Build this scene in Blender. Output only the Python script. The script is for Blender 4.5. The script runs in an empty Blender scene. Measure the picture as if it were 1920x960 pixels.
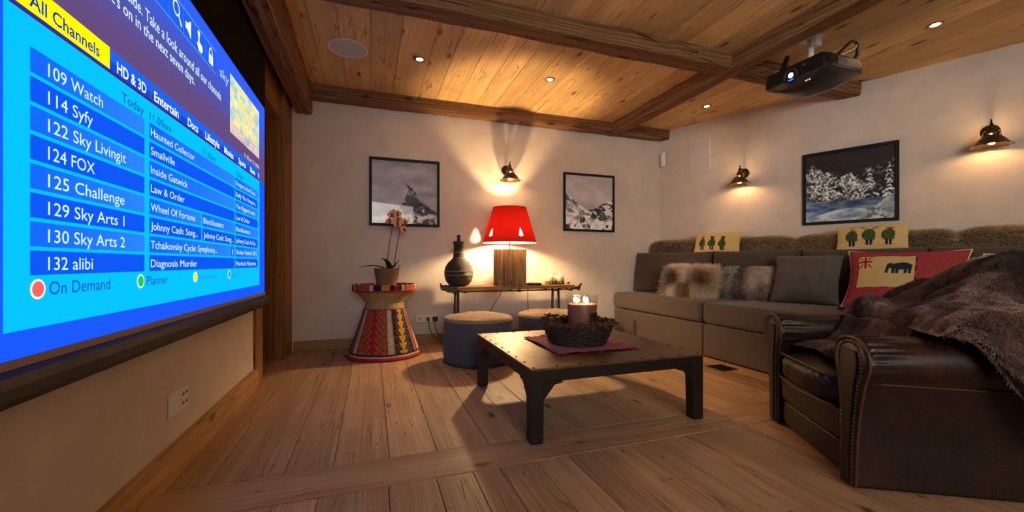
import bpy, math, random
import numpy as np
from mathutils import Vector, Matrix

sc = bpy.context.scene
COL = sc.collection
random.seed(7)
rng = np.random.default_rng(11)
PI = math.pi

# ------------------------------------------------------------------ camera, world, exposure
cd = bpy.data.cameras.new('camera')
cam = bpy.data.objects.new('camera', cd)
COL.objects.link(cam)
cam.location = (0, 0, 0.85)
cam.rotation_euler = (PI / 2, 0, -math.radians(19.106))
cd.sensor_width = 36.0
cd.lens = 765.0 / 1920.0 * 36.0
cd.shift_y = 14.0 / 1920.0
cd.clip_start = 0.02
sc.camera = cam

wd = bpy.data.worlds.new('world')
sc.world = wd
wd.use_nodes = True
wd.node_tree.nodes['Background'].inputs[0].default_value = (1.0, 0.84, 0.78, 1)
wd.node_tree.nodes['Background'].inputs[1].default_value = 0.12

vs = sc.view_settings
vs.view_transform = 'Standard'
vs.look = 'None'
vs.exposure = 0.6
vs.gamma = 1.0
vs.use_curve_mapping = False

SCONCE_BACK = 90.0       # emission strengths of the lamps in the room
SCONCE_SIDE = 100.0
LAMP_BULB = 1500.0
SPOT_LED = 150.0
FLAME = 150.0
SCREEN = 0.76


def area_light(name, loc, target, size, size_y, power, color):
    l = bpy.data.lights.new(name, 'AREA')
    l.shape = 'RECTANGLE'
    l.size, l.size_y = size, size_y
    l.energy = power
    l.color = color
    o = bpy.data.objects.new(name, l)
    COL.objects.link(o)
    o.location = loc
    d = Vector(target) - Vector(loc)
    o.rotation_euler = d.to_track_quat('-Z', 'Y').to_euler()
    return o


# added, unseen fill light behind the camera, aimed at the right wall
rear_fill = area_light('rear_fill_light', (0.3, -2.9, 1.8), (3.5, 2.6, 1.75), 2.0, 1.4, 26.0, (1.0, 0.96, 0.86))
rear_fill.data.spread = math.radians(95)


# ------------------------------------------------------------------ helpers
def S(r, g, b):
    f = lambda c: (c / 255 / 12.92) if c / 255 <= 0.04045 else ((c / 255 + 0.055) / 1.055) ** 2.4
    return (f(r), f(g), f(b))


def S_np(a):
    a = np.clip(np.asarray(a, float), 0, 255) / 255
    return np.where(a <= 0.04045, a / 12.92, ((a + 0.055) / 1.055) ** 2.4)


class MB:
    """collects faces with uv (metres), tone and colour, and links them as ONE mesh object"""
    def __init__(self):
        self.v, self.f, self.uv, self.tone, self.col, self.mi, self.sm = [], [], [], [], [], [], []

    def add(self, verts, faces, uvs=None, tone=0.5, col=(1, 1, 1), mi=0, smooth=False):
        b = len(self.v)
        self.v.extend([tuple(p) for p in verts])
        for k, f in enumerate(faces):
            self.f.append([b + i for i in f])
            self.uv.append(uvs[k] if uvs else [(0, 0)] * len(f))
            self.tone.append(tone)
            self.col.append(col[k] if isinstance(col, list) else col)
            self.mi.append(mi)
            self.sm.append(smooth)
        return self

    def box(self, x0, x1, y0, y1, z0, z1, grain='x', tone=None, mi=0, col=(1, 1, 1), M=None, uvoff=None):
        V = [(x0, y0, z0), (x1, y0, z0), (x1, y1, z0), (x0, y1, z0), (x0, y0, z1), (x1, y0, z1), (x1, y1, z1), (x0, y1, z1)]
        F = [(0, 3, 2, 1), (4, 5, 6, 7), (0, 1, 5, 4), (2, 3, 7, 6), (1, 2, 6, 5), (3, 0, 4, 7)]
        ou, ov = uvoff if uvoff else (random.random() * 40, random.random() * 40)
        ax = {'x': (0, (1, 2)), 'y': (1, (0, 2)), 'z': (2, (0, 1))}[grain]
        U = []
        for fi, f in enumerate(F):
            l = []
            flat = {0: 2, 1: 2, 2: 1, 3: 1, 4: 0, 5: 0}[fi]
            for i in f:
                p = V[i]
                if flat == ax[0]:
                    l.append((p[ax[1][0]] * 0.15 + ou, p[ax[1][1]] + ov))
                else:
                    o = [a for a in ax[1] if a != flat][0]
                    l.append((p[ax[0]] + ou, p[o] + ov + fi * 3.3))
            U.append(l)
        if M is not None:
            V = [tuple(M @ Vector(p)) for p in V]
        return self.add(V, F, U, random.random() if tone is None else tone, col, mi)

    def lathe(self, prof, n=32, c=(0, 0, 0), mi=0, smooth=True, cap0=False, cap1=False, uvs=1.0, fn=None, M=None, tone=0.5):
        V, F, U = [], [], []
        m = len(prof)
        L = [0]
        for k in range(1, m):
            L.append(L[-1] + math.hypot(prof[k][0] - prof[k - 1][0], prof[k][1] - prof[k - 1][1]))
        for k, (r, z) in enumerate(prof):
            for i in range(n):
                a = 2 * PI * i / n
                rr, zz = (r, z) if fn is None else fn(r, z, a, k)
                V.append((c[0] + rr * math.cos(a), c[1] + rr * math.sin(a), c[2] + zz))
        R = max(p[0] for p in prof)
        for k in range(m - 1):
            for i in range(n):
                j = (i + 1) % n
                F.append((k * n + i, k * n + j, (k + 1) * n + j, (k + 1) * n + i))
                u0, u1 = 2 * PI * R * i / n, 2 * PI * R * (i + 1) / n
                U.append([(u0 * uvs, L[k] * uvs), (u1 * uvs, L[k] * uvs), (u1 * uvs, L[k + 1] * uvs), (u0 * uvs, L[k + 1] * uvs)])
        if cap0:
            F.append(tuple(reversed(range(n))))
            U.append([(V[i][0], V[i][1]) for i in reversed(range(n))])
        if cap1:
            F.append(tuple((m - 1) * n + i for i in range(n)))
            U.append([(V[(m - 1) * n + i][0], V[(m - 1) * n + i][1]) for i in range(n)])
        if M is not None:
            V = [tuple(M @ Vector(p)) for p in V]
        return self.add(V, F, U, tone, (1, 1, 1), mi, smooth)

    def tube(self, pts, rad, n=8, mi=0, caps=True, tone=0.5, smooth=True):
        P = [Vector(p) for p in pts]
        m = len(P)
        R = rad if isinstance(rad, (list, tuple)) else [rad] * m
        V, F, U = [], [], []
        prev = None
        Lc = 0
        for k in range(m):
            t = (P[min(k + 1, m - 1)] - P[max(k - 1, 0)])
            if t.length < 1e-9:
                t = Vector((0, 0, 1))
            t.normalize()
            if prev is None:
                a = Vector((0, 0, 1)) if abs(t.z) < 0.9 else Vector((1, 0, 0))
                x = t.cross(a).normalized()
            else:
                x = (prev - t * prev.dot(t))
                x = x.normalized() if x.length > 1e-6 else t.orthogonal().normalized()
            prev = x
            y = t.cross(x)
            for i in range(n):
                a = 2 * PI * i / n
                V.append(P[k] + (x * math.cos(a) + y * math.sin(a)) * R[k])
        for k in range(m - 1):
            dl = (P[k + 1] - P[k]).length
            for i in range(n):
                j = (i + 1) % n
                F.append((k * n + i, k * n + j, (k + 1) * n + j, (k + 1) * n + i))
                q = 2 * PI * max(R) / n
                U.append([(Lc, i * q), (Lc, (i + 1) * q), (Lc + dl, (i + 1) * q), (Lc + dl, i * q)])
            Lc += dl
        if caps:
            F.append(tuple(reversed(range(n))))
            U.append([(0, 0)] * n)
            F.append(tuple((m - 1) * n + i for i in range(n)))
            U.append([(0, 0)] * n)
        return self.add([tuple(v) for v in V], F, U, tone, (1, 1, 1), mi, smooth)

    def rings(self, R, closed=True, cap=True, mi=0, smooth=True, tone=0.5):
        """loft between rings of equal point count"""
        m, n = len(R), len(R[0])
        V = [p for r in R for p in r]
        F, U = [], []
        Lc = 0
        for k in range(m - 1):
            dl = (Vector(R[k + 1][0]) - Vector(R[k][0])).length
            s = 0
            for i in range(n if closed else n - 1):
                j = (i + 1) % n
                ds = (Vector(R[k][j]) - Vector(R[k][i])).length
                F.append((k * n + i, k * n + j, (k + 1) * n + j, (k + 1) * n + i))
                U.append([(Lc, s), (Lc, s + ds), (Lc + dl, s + ds), (Lc + dl, s)])
                s += ds
            Lc += dl
        if cap:
            F.append(tuple(reversed(range(n))))
            U.append([(V[i][0], V[i][2]) for i in reversed(range(n))])
            F.append(tuple((m - 1) * n + i for i in range(n)))
            U.append([(V[(m - 1) * n + i][0], V[(m - 1) * n + i][2]) for i in range(n)])
        return self.add(V, F, U, tone, (1, 1, 1), mi, smooth)

    def prism(self, poly, y0, y1, axis='y', mi=0, col=(1, 1, 1), tone=0.5):
        """extrude a 2-D polygon: axis y -> points are (x,z); z -> (x,y); x -> (y,z)"""
        n = len(poly)
        def P(p, t):
            return {'y': (p[0], t, p[1]), 'z': (p[0], p[1], t), 'x': (t, p[0], p[1])}[axis]
        V = [P(p, y0) for p in poly] + [P(p, y1) for p in poly]
        F = [tuple(range(n)), tuple(reversed(range(n, 2 * n)))]
        U = [[(p[0], p[1]) for p in poly], [(p[0], p[1]) for p in reversed(poly)]]
        for i in range(n):
            j = (i + 1) % n
            F.append((j, i, n + i, n + j))
            U.append([(poly[j][0], 0), (poly[i][0], 0), (poly[i][0], y1 - y0), (poly[j][0], y1 - y0)])
        return self.add(V, F, U, tone, col, mi)

    def build(self, name, mats=None, parent=None, bevel=0, seg=2, loc=None, recalc=True):
        me = bpy.data.meshes.new(name)
        me.from_pydata(self.v, [], self.f)
        n = len(self.f)
        uvl = me.uv_layers.new(name='UVMap')
        uvl.data.foreach_set('uv', np.array([c for f in self.uv for c in f], np.float32).ravel())
        me.polygons.foreach_set('material_index', np.array(self.mi, np.int32))
        me.polygons.foreach_set('use_smooth', np.array(self.sm, bool))
        ta = me.attributes.new('tone', 'FLOAT', 'FACE')
        ta.data.foreach_set('value', np.array(self.tone, np.float32))
        if any(c != (1, 1, 1) for c in self.col):
            ca = me.attributes.new('col', 'FLOAT_COLOR', 'FACE')
            ca.data.foreach_set('color', np.array([tuple(c) + (1,) for c in self.col], np.float32).ravel())
        if mats is not None:
            for m in (mats if isinstance(mats, (list, tuple)) else [mats]):
                me.materials.append(m)
        me.validate()
        if recalc:
            import bmesh
            bm = bmesh.new()
            bm.from_mesh(me)
            bmesh.ops.recalc_face_normals(bm, faces=bm.faces)
            bm.to_mesh(me)
            bm.free()
        me.update()
        o = bpy.data.objects.new(name, me)
        COL.objects.link(o)
        if parent is not None:
            o.parent = parent
        if loc is not None:
            o.location = loc
        if bevel:
            b = o.modifiers.new('bevel', 'BEVEL')
            b.width, b.segments = bevel, seg
            b.limit_method = 'ANGLE'
            b.angle_limit = math.radians(40)
        return o


def tag(o, label, cat, group=None):
    o['label'] = label
    o['category'] = cat
    if group:
        o['group'] = group
    return o


def thing(name, label, cat, loc=(0, 0, 0), rz=0.0, group=None):
    o = bpy.data.objects.new(name, None)
    COL.objects.link(o)
    o.empty_display_size = 0.1
    o.location = loc
    o.rotation_euler = (0, 0, rz)
    return tag(o, label, cat, group)


def struct(o):
    o['kind'] = 'structure'
    return o


def dup(root, loc, rz=None, label=None):
    r = root.copy()
    COL.objects.link(r)
    r.location = loc
    if rz is not None:
        r.rotation_euler = (0, 0, rz)
    if label:
        r['label'] = label
    for ch in list(root.children):
        c = ch.copy()
        COL.objects.link(c)
        c.parent = r
        for g in list(ch.children):
            d = g.copy()
            COL.objects.link(d)
            d.parent = c
    return r


# numpy value noise
def vnoise(x, y, seed=0):
    xi, yi = np.floor(x).astype(np.int64), np.floor(y).astype(np.int64)
    xf, yf = x - xi, y - yi
    xf, yf = xf * xf * (3 - 2 * xf), yf * yf * (3 - 2 * yf)
    def h(a, b):
        n = (a * 374761393 + b * 668265263 + seed * 974634777) & 0x7fffffff
        n = ((n ^ (n >> 13)) * 1274126177) & 0x7fffffff
        return ((n ^ (n >> 16)) & 0xffff) / 65535.0
    return (h(xi, yi) * (1 - xf) + h(xi + 1, yi) * xf) * (1 - yf) + (h(xi, yi + 1) * (1 - xf) + h(xi + 1, yi + 1) * xf) * yf


def fbm(x, y, o=5, seed=0, gain=0.5):
    s, a, t = 0, 1.0, 0
    for k in range(o):
        s = s + a * vnoise(x * 2 ** k + 13.7 * k, y * 2 ** k + 7.1 * k, seed + k)
        t += a
        a *= gain
    return s / t


def inpoly(x, y, poly):
    r = np.zeros(np.shape(x), bool)
    n = len(poly)
    for i in range(n):
        x0, y0 = poly[i]
        x1, y1 = poly[(i + 1) % n]
        if y0 == y1:
            continue
        c = ((y0 > y) != (y1 > y)) & (x < (x1 - x0) * (y - y0) / (y1 - y0) + x0)
        r ^= c
    return r


def ell(x, y, cx, cy, rx, ry):
    return ((x - cx) / rx) ** 2 + ((y - cy) / ry) ** 2 < 1


def np_mesh(name, V, F, mats, parent=None, cols=None, uv=None, smooth=True, loc=None):
    """V (n,3), F (m,4) numpy; cols: per-vertex linear rgb, uv: per-vertex"""
    me = bpy.data.meshes.new(name)
    me.from_pydata(V.tolist(), [], F.tolist())
    if smooth:
        me.polygons.foreach_set('use_smooth', np.ones(len(F), bool))
    if cols is not None:
        a = me.attributes.new('col', 'FLOAT_COLOR', 'POINT')
        a.data.foreach_set('color', np.concatenate([cols, np.ones((len(V), 1))], 1).astype(np.float32).ravel())
    if uv is not None:
        u = me.uv_layers.new(name='UVMap')
        u.data.foreach_set('uv', uv[F.ravel()].astype(np.float32).ravel())
    t = me.attributes.new('tone', 'FLOAT', 'FACE')
    t.data.foreach_set('value', np.full(len(F), 0.5, np.float32))
    for m in (mats if isinstance(mats, (list, tuple)) else [mats]):
        me.materials.append(m)
    me.update()
    o = bpy.data.objects.new(name, me)
    COL.objects.link(o)
    if parent is not None:
        o.parent = parent
    if loc is not None:
        o.location = loc
    return o


def grid_faces(nu, nv):
    i, j = np.meshgrid(np.arange(nu - 1), np.arange(nv - 1), indexing='ij')
    a = (i * nv + j).ravel()
    return np.stack([a, a + nv, a + nv + 1, a + 1], 1)


# ------------------------------------------------------------------ materials
class NT:
    def __init__(self, name):
        self.m = bpy.data.materials.new(name)
        self.m.use_nodes = True
        self.t = self.m.node_tree
        self.b = self.t.nodes['Principled BSDF']
        self.out = self.t.nodes['Material Output']

    def n(self, typ, props=None, **inp):
        nd = self.t.nodes.new('ShaderNode' + typ)
        for k, v in (props or {}).items():
            setattr(nd, k, v)
        for k, v in inp.items():
            k = int(k[1:]) if k[0] == 'i' and k[1:].isdigit() else k.replace('_', ' ')
            self.set(nd.inputs[k], v)
        return nd

    def set(self, sock, v):
        if hasattr(v, 'is_output'):
            self.t.links.new(v, sock)
        elif hasattr(v, 'outputs'):
            self.t.links.new(v.outputs[0], sock)
        else:
            if isinstance(v, (tuple, list)) and len(v) == 3 and sock.type == 'RGBA':
                v = tuple(v) + (1,)
            sock.default_value = v

    def p(self, **inp):
        for k, v in inp.items():
            self.set(self.b.inputs[k.replace('_', ' ')], v)
        return self

    def math(self, op, a, b=0.0, c=0.0, clamp=False):
        return self.n('Math', {'operation': op, 'use_clamp': clamp}, i0=a, i1=b, i2=c).outputs[0]

    def mixc(self, f, a, b, mode='MIX'):
        nd = self.t.nodes.new('ShaderNodeMix')
        nd.data_type = 'RGBA'
        nd.blend_type = mode
        self.set(nd.inputs[0], f)
        self.set(nd.inputs[6], a)
        self.set(nd.inputs[7], b)
        return nd.outputs[2]

    def ramp(self, f, stops):
        nd = self.t.nodes.new('ShaderNodeValToRGB')
        el = nd.color_ramp.elements
        while len(el) < len(stops):
            el.new(0.5)
        for e, (p, c) in zip(el, stops):
            e.position = p
            e.color = tuple(c) + (1,) if len(c) == 3 else c
        self.set(nd.inputs[0], f)
        return nd.outputs[0]

    def noise(self, vec, scale, detail=4, rough=0.55, dist=0.0):
        return self.n('TexNoise', None, Vector=vec, Scale=scale, Detail=detail, Roughness=rough, Distortion=dist).outputs[0]

    def mapv(self, vec, sc_):
        return self.n('Mapping', None, Vector=vec, Scale=sc_).outputs[0]

    def coord(self, k='Object'):
        return self.n('TexCoord').outputs[k]

    def bump(self, h, strength=0.3, dist=0.01):
        nd = self.n('Bump', None, Strength=strength, Distance=dist, Height=h)
        self.set(self.b.inputs['Normal'], nd)
        return nd


def wood(name, dark, mid, light, rough=0.62, bump=0.35, knots=0.8, rings=0.35, crack=0.0, tonevar=0.5, spec=0.3, marks=0.0):
    t = NT(name)
    uv = t.coord('UV')
    tone = t.n('Attribute', {'attribute_name': 'tone'}).outputs['Fac']
    fine = t.noise(t.mapv(uv, (1.6, 120.0, 1)), 1.0, 4, 0.6, 0.25)
    mid_n = t.noise(t.mapv(uv, (0.5, 14.0, 1)), 1.0, 3, 0.5, 0.3)
    stain = t.noise(t.mapv(uv, (1.4, 2.2, 1)), 1.6, 5, 0.6)
    sp = t.n('SeparateXYZ', None, Vector=uv)
    warp = t.noise(t.mapv(uv, (0.45, 3.0, 1)), 1.0, 1, 0.4, 0.0)
    ph = t.math('ADD', t.math('MULTIPLY', sp.outputs[1], 190.0), t.math('MULTIPLY', warp, 60.0))
    ring = t.math('MULTIPLY_ADD', t.math('SINE', ph), 0.5, 0.5)
    kv = t.n('TexVoronoi', {'feature': 'F1', 'distance': 'EUCLIDEAN'}, Vector=t.mapv(uv, (2.1, 5.3, 1)), Scale=1.0, Randomness=1.0)
    kd = t.math('ADD', kv.outputs['Distance'], t.math('MULTIPLY', t.math('SUBTRACT', fine, 0.5), 0.10))
    knot = t.math('SUBTRACT', 1.0, t.n('MapRange', {'interpolation_type': 'SMOOTHSTEP'}, i0=kd, i1=0.045, i2=0.15).outputs[0])
    f = t.math('ADD', t.math('MULTIPLY', fine, 0.55), t.math('ADD', t.math('MULTIPLY', mid_n, 0.45), t.math('MULTIPLY', ring, rings)))
    f = t.math('DIVIDE', f, 1.0 + rings)
    c = t.ramp(f, [(0.25, dark), (0.47, mid), (0.72, light)])
    k2 = t.math('MULTIPLY_ADD', t.math('SUBTRACT', tone, 0.5), tonevar, 1.0)
    st = t.n('MapRange', None, i0=stain, i1=0.3, i2=0.7, i3=0.80, i4=1.14).outputs[0]
    g = t.math('MULTIPLY', k2, st)
    c = t.mixc(1.0, c, t.n('CombineColor', None, i0=g, i1=g, i2=g), 'MULTIPLY')
    c = t.mixc(t.math('MULTIPLY', knot, knots), c, tuple(x * 0.22 for x in dark))
    h = t.math('SUBTRACT', f, t.math('MULTIPLY', knot, 0.3))
    if crack:
        cn = t.noise(t.mapv(uv, (0.75, 16.0, 1)), 1.0, 2, 0.45, 1.2)
        cr = t.math('SUBTRACT', 1.0, t.n('MapRange', {'interpolation_type': 'SMOOTHSTEP'}, i0=t.math('ABSOLUTE', t.math('SUBTRACT', cn, 0.5)), i1=0.0, i2=0.016).outputs[0])
        gate = t.n('MapRange', None, i0=stain, i1=0.45, i2=0.52).outputs[0]
        cr = t.math('MULTIPLY', cr, gate)
        c = t.mixc(t.math('MULTIPLY', cr, crack), c, tuple(x * 0.12 for x in dark))
        h = t.math('SUBTRACT', h, t.math('MULTIPLY', cr, 1.0))
    if marks:
        kv2 = t.n('TexVoronoi', {'feature': 'F1'}, Vector=t.mapv(uv, (7.5, 15.0, 1)), Scale=1.0, Randomness=1.0)
        k2_ = t.math('SUBTRACT', 1.0, t.n('MapRange', {'interpolation_type': 'SMOOTHSTEP'}, i0=kv2.outputs['Distance'], i1=0.05, i2=0.13).outputs[0])
        g2 = t.n('MapRange', None, i0=t.noise(t.mapv(uv, (1.1, 3.0, 1)), 1.0, 2), i1=0.50, i2=0.58).outputs[0]
        kv3 = t.n('TexVoronoi', {'feature': 'F1'}, Vector=t.mapv(uv, (16.0, 4.2, 1)), Scale=1.0, Randomness=1.0)
        k3_ = t.math('SUBTRACT', 1.0, t.n('MapRange', {'interpolation_type': 'SMOOTHSTEP'}, i0=t.math('ADD', kv3.outputs['Distance'], t.math('MULTIPLY', mid_n, 0.1)), i1=0.09, i2=0.24).outputs[0])
        g3 = t.n('MapRange', None, i0=t.noise(t.mapv(uv, (0.9, 2.4, 1)), 1.3, 2), i1=0.55, i2=0.62).outputs[0]
        mk = t.math('MAXIMUM', t.math('MULTIPLY', k2_, g2), t.math('MULTIPLY', t.math('MULTIPLY', k3_, g3), 0.75))
        c = t.mixc(t.math('MULTIPLY', mk, marks), c, tuple(x * 0.25 for x in dark))
    t.p(Base_Color=c, Roughness=rough)
    t.b.inputs['Specular IOR Level'].default_value = spec
    t.bump(h, bump, 0.006)
    return t.m


def plain(name, col, rough=0.5, metal=0.0, spec=0.5, nz=0.0, nscale=40, bump=0.0, col2=None, coat=0.0, detail=4, coord='Object', mapsc=None, bdist=0.004):
    t = NT(name)
    t.p(Base_Color=col, Roughness=rough, Metallic=metal)
    t.b.inputs['Specular IOR Level'].default_value = spec
    if coat:
        t.b.inputs['Coat Weight'].default_value = coat
        t.b.inputs['Coat Roughness'].default_value = 0.04
    if nz or bump:
        v = t.coord(coord)
        if mapsc:
            v = t.mapv(v, mapsc)
        nn = t.noise(v, nscale, detail, 0.6)
        if nz:
            c2 = col2 if col2 else tuple(x * (1 - nz) for x in col)
            t.p(Base_Color=t.ramp(nn, [(0.3, c2), (0.7, col)]))
        if bump:
            t.bump(nn, bump, bdist)
    return t.m


def weave(name, col, col2, scale=700, rough=0.9, bump=0.25):
    t = NT(name)
    v = t.coord('Object')
    a = t.noise(t.mapv(v, (1, 1, 0.12)), scale, 2, 0.5)
    b = t.noise(t.mapv(v, (0.12, 0.12, 1)), scale, 2, 0.5)
    big = t.noise(v, 7, 3, 0.5)
    f = t.math('ADD', t.math('MULTIPLY', t.math('ADD', a, b), 0.42), t.math('MULTIPLY', big, 0.16))
    t.p(Base_Color=t.ramp(f, [(0.35, col2), (0.65, col)]), Roughness=rough)
    t.b.inputs['Specular IOR Level'].default_value = 0.12
    t.b.inputs['Sheen Weight'].default_value = 0.12
    t.bump(f, bump, 0.002)
    return t.m


def vcol(name, rough=0.85, spec=0.2, coat=0.0, bumpscale=0, bump=0.2):
    t = NT(name)
    a = t.n('Attribute', {'attribute_name': 'col'})
    t.p(Base_Color=a.outputs['Color'], Roughness=rough)
    t.b.inputs['Specular IOR Level'].default_value = spec
    if coat:
        t.b.inputs['Coat Weight'].default_value = coat
        t.b.inputs['Coat Roughness'].default_value = 0.03
    if bumpscale:
        t.bump(t.noise(t.coord('Object'), bumpscale, 2), bump, 0.002)
    return t.m


def emit(name, col, strength, sampling=True):
    t = NT(name)
    t.p(Base_Color=(0, 0, 0), Roughness=0.8)
    t.p(Emission_Color=col, Emission_Strength=strength)
    t.b.inputs['Specular IOR Level'].default_value = 0.0
    if not sampling:
        t.m.cycles.emission_sampling = 'NONE'
    return t.m


def thin_glass(name, tint=(1, 1, 1), refl=0.12, rough=0.0):
    t = NT(name)
    tr = t.n('BsdfTransparent', None, Color=tint)
    gl = t.n('BsdfGlossy', None, Color=(1, 1, 1), Roughness=rough)
    lw = t.n('LayerWeight', None, Blend=0.5)
    fac = t.math('MULTIPLY_ADD', t.math('POWER', lw.outputs['Facing'], 4.0), 0.45, refl * 0.3, clamp=True)
    mx = t.n('MixShader', None, i0=fac, i1=tr, i2=gl)
    t.t.links.new(mx.outputs[0], t.out.inputs[0])
    return t.m


def plaster(name, a, b):
    t = NT(name)
    v = t.coord('Object')
    big = t.noise(v, 1.1, 4, 0.6, 0.5)
    sm = t.noise(v, 9.0, 4, 0.6)
    f = t.math('ADD', t.math('MULTIPLY', big, 0.7), t.math('MULTIPLY', sm, 0.3))
    t.p(Base_Color=t.ramp(f, [(0.32, a), (0.68, b)]), Roughness=0.9)
    t.b.inputs['Specular IOR Level'].default_value = 0.12
    h = t.math('ADD', t.math('MULTIPLY', t.noise(v, 5, 5, 0.6), 1.0), t.math('MULTIPLY', t.noise(v, 60, 3, 0.6), 0.15))
    t.bump(h, 0.22, 0.02)
    return t.m


M_floor = wood('floor_boards', S(144, 104, 72), S(180, 140, 104), S(208, 170, 132), rough=0.5, bump=0.35, knots=0.85, rings=0.05, marks=0.85, crack=0.5, tonevar=0.38, spec=0.35)
M_ceil = wood('ceiling_boards', S(200, 152, 94), S(226, 184, 122), S(242, 208, 150), rough=0.6, bump=0.3, knots=0.9, rings=0.08, marks=0.7, crack=0.75, tonevar=0.35)
M_beam = wood('old_beam', S(70, 45, 26), S(122, 84, 50), S(168, 126, 84), rough=0.78, bump=1.0, knots=0.8, marks=0.5, rings=0.12, crack=0.95, tonevar=0.3)
M_post = wood('old_post', S(84, 54, 28), S(142, 98, 56), S(176, 130, 82), rough=0.72, bump=0.7, marks=0.5, knots=0.8, rings=0.12, crack=0.8, tonevar=0.3)
M_base = wood('baseboard_wood', S(132, 94, 54), S(176, 132, 82), S(200, 158, 108), rough=0.6, bump=0.35, rings=0.1, marks=0.5, knots=0.7, crack=0.5)
M_gap = plain('gap_dark', S(74, 48, 28), 0.9)
M_wall = plaster('lime_plaster', S(196, 182, 170), S(220, 206, 194))
M_white = plain('white_plastic', S(226, 222, 214), 0.45)
M_black = plain('black_metal', S(22, 20, 18), 0.45, nz=0.4, nscale=30)
M_frame = plain('black_frame', S(20, 17, 15), 0.6, spec=0.3)


# ------------------------------------------------------------------ the room shell
HC = 2.56                     # ceiling height
BW = 4.40                     # back wall
LW = -0.755                   # left wall
RY = -3.2                     # open end of the room behind the camera
TH = math.atan2(-0.915, 0.403)


def W(sl, off=0.0, z=0.0):
    """a point beside the slanting right wall: along it, out from it, height"""
    return (3.57 + 0.403 * sl - 0.915 * off, BW - 0.915 * sl - 0.403 * off, z)


def wall_y(x):
    return BW if x <= 3.57 else BW - (x - 3.57) * 0.915 / 0.403


def board(mb, a, b, y0, y1, z0, z1):
    """one board running into the room, its far end cut along the slanting wall"""
    if max(wall_y(a), wall_y(b)) < y0 + 0.03:
        return
    mb.box(a, b, y0, y1, z0, z1, grain='y')
    if b > 3.5:
        for i in range(len(mb.v) - 8, len(mb.v)):
            x, y, z = mb.v[i]
            if abs(y - y1) < 1e-6:
                mb.v[i] = (x, max(y0 + 0.002, min(y1, wall_y(x) + 0.03)), z)


far_e = [-0.92, -0.596, -0.333, -0.148, 0.078, 0.285, 0.53, 0.705, 0.882, 1.075, 1.319, 1.461, 1.644, 1.86, 2.06, 2.29, 2.47, 2.70,
         2.93, 3.12, 3.33, 3.57, 3.8, 4.0, 4.25, 4.5, 4.75]
near_e = [-0.80, -0.56, -0.325, -0.181, 0.063, 0.246, 0.394, 0.51, 0.674, 0.827, 0.938, 1.148, 1.345, 1.56, 1.74, 1.97, 2.2, 2.4, 2.62,
          2.85, 3.05, 3.3, 3.5, 3.75, 4.0, 4.2, 4.45, 4.7, 4.9, 5.15, 5.4]
mb = MB()
mb.box(-0.95, 3.6, RY, BW + 0.05, -0.06, -0.012, mi=1)
mb.add([(3.6, RY, -0.012), (6.9, RY, -0.012), (3.6, BW, -0.012)], [(0, 1, 2)], mi=1)
g = 0.0013
for e, y0, y1 in ((far_e, 1.862, None), (near_e, RY, 1.628)):
    for a, b in zip(e[:-1], e[1:]):
        board(mb, a + g, b - g, y0, y1 or BW, -0.02, random.uniform(-0.0012, 0.0))
x = -0.80
for L in (2.65, 1.2, 0.9):
    x1 = min(x + L, 4.55)
    mb.box(x + g, x1 - g, 1.632, 1.858, -0.02, 0.0, grain='x', tone=0.45)
    x = x1
struct(mb.build('floor', [M_floor, M_gap], bevel=0.0018, seg=1))

ceil_e = [-0.95, -0.563, -0.407, -0.22, 0.001, 0.213, 0.463, 0.643, 0.861, 1.073, 1.26, 1.46, 1.68, 1.88, 2.11, 2.32, 2.55, 2.78, 2.98, 3.15, 3.33,
          3.52, 3.68, 3.88, 4.05, 4.25, 4.45, 4.65, 4.9, 5.15, 5.4]
mb = MB()
mb.box(-0.95, 3.6, RY, BW + 0.05, HC + 0.012, HC + 0.06, mi=1)
mb.add([(3.6, RY, HC + 0.012), (6.9, RY, HC + 0.012), (3.6, BW, HC + 0.012)], [(0, 1, 2)], mi=1)
for y0, y1 in ((RY, 2.6), (2.62, BW)):
    for a, b in zip(ceil_e[:-1], ceil_e[1:]):
        board(mb, a + 0.0015, b - 0.0015, y0, y1, HC - random.uniform(0, 0.0015), HC + 0.02)
struct(mb.build('ceiling', [M_ceil, M_gap], bevel=0.002, seg=1))

struct(MB().box(-0.95, 3.75, BW, BW + 0.15, -0.06, HC + 0.06).build('wall_back', M_wall))
struct(MB().box(LW - 0.15, LW, RY, 3.2, -0.06, HC + 0.06).build('wall_left', M_wall))
mb = MB()
mb.add([W(-0.1, 0, -0.06), W(8.4, 0, -0.06), W(8.4, -0.15, -0.06), W(-0.1, -0.15, -0.06),
        W(-0.1, 0, HC + 0.06), W(8.4, 0, HC + 0.06), W(8.4, -0.15, HC + 0.06), W(-0.1, -0.15, HC + 0.06)],
       [(0, 3, 2, 1), (4, 5, 6, 7), (0, 1, 5, 4), (2, 3, 7, 6), (1, 2, 6, 5), (3, 0, 4, 7)])
struct(mb.build('wall_right', M_wall))

struct(MB().box(LW, LW + 0.03, RY, 3.2, 0, 0.13, grain='y').build('baseboard_left', M_base, bevel=0.004))
struct(MB().box(-0.70, 3.4, BW - 0.022, BW, 0, 0.10, grain='x').build('baseboard_back', M_base, bevel=0.004))

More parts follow.
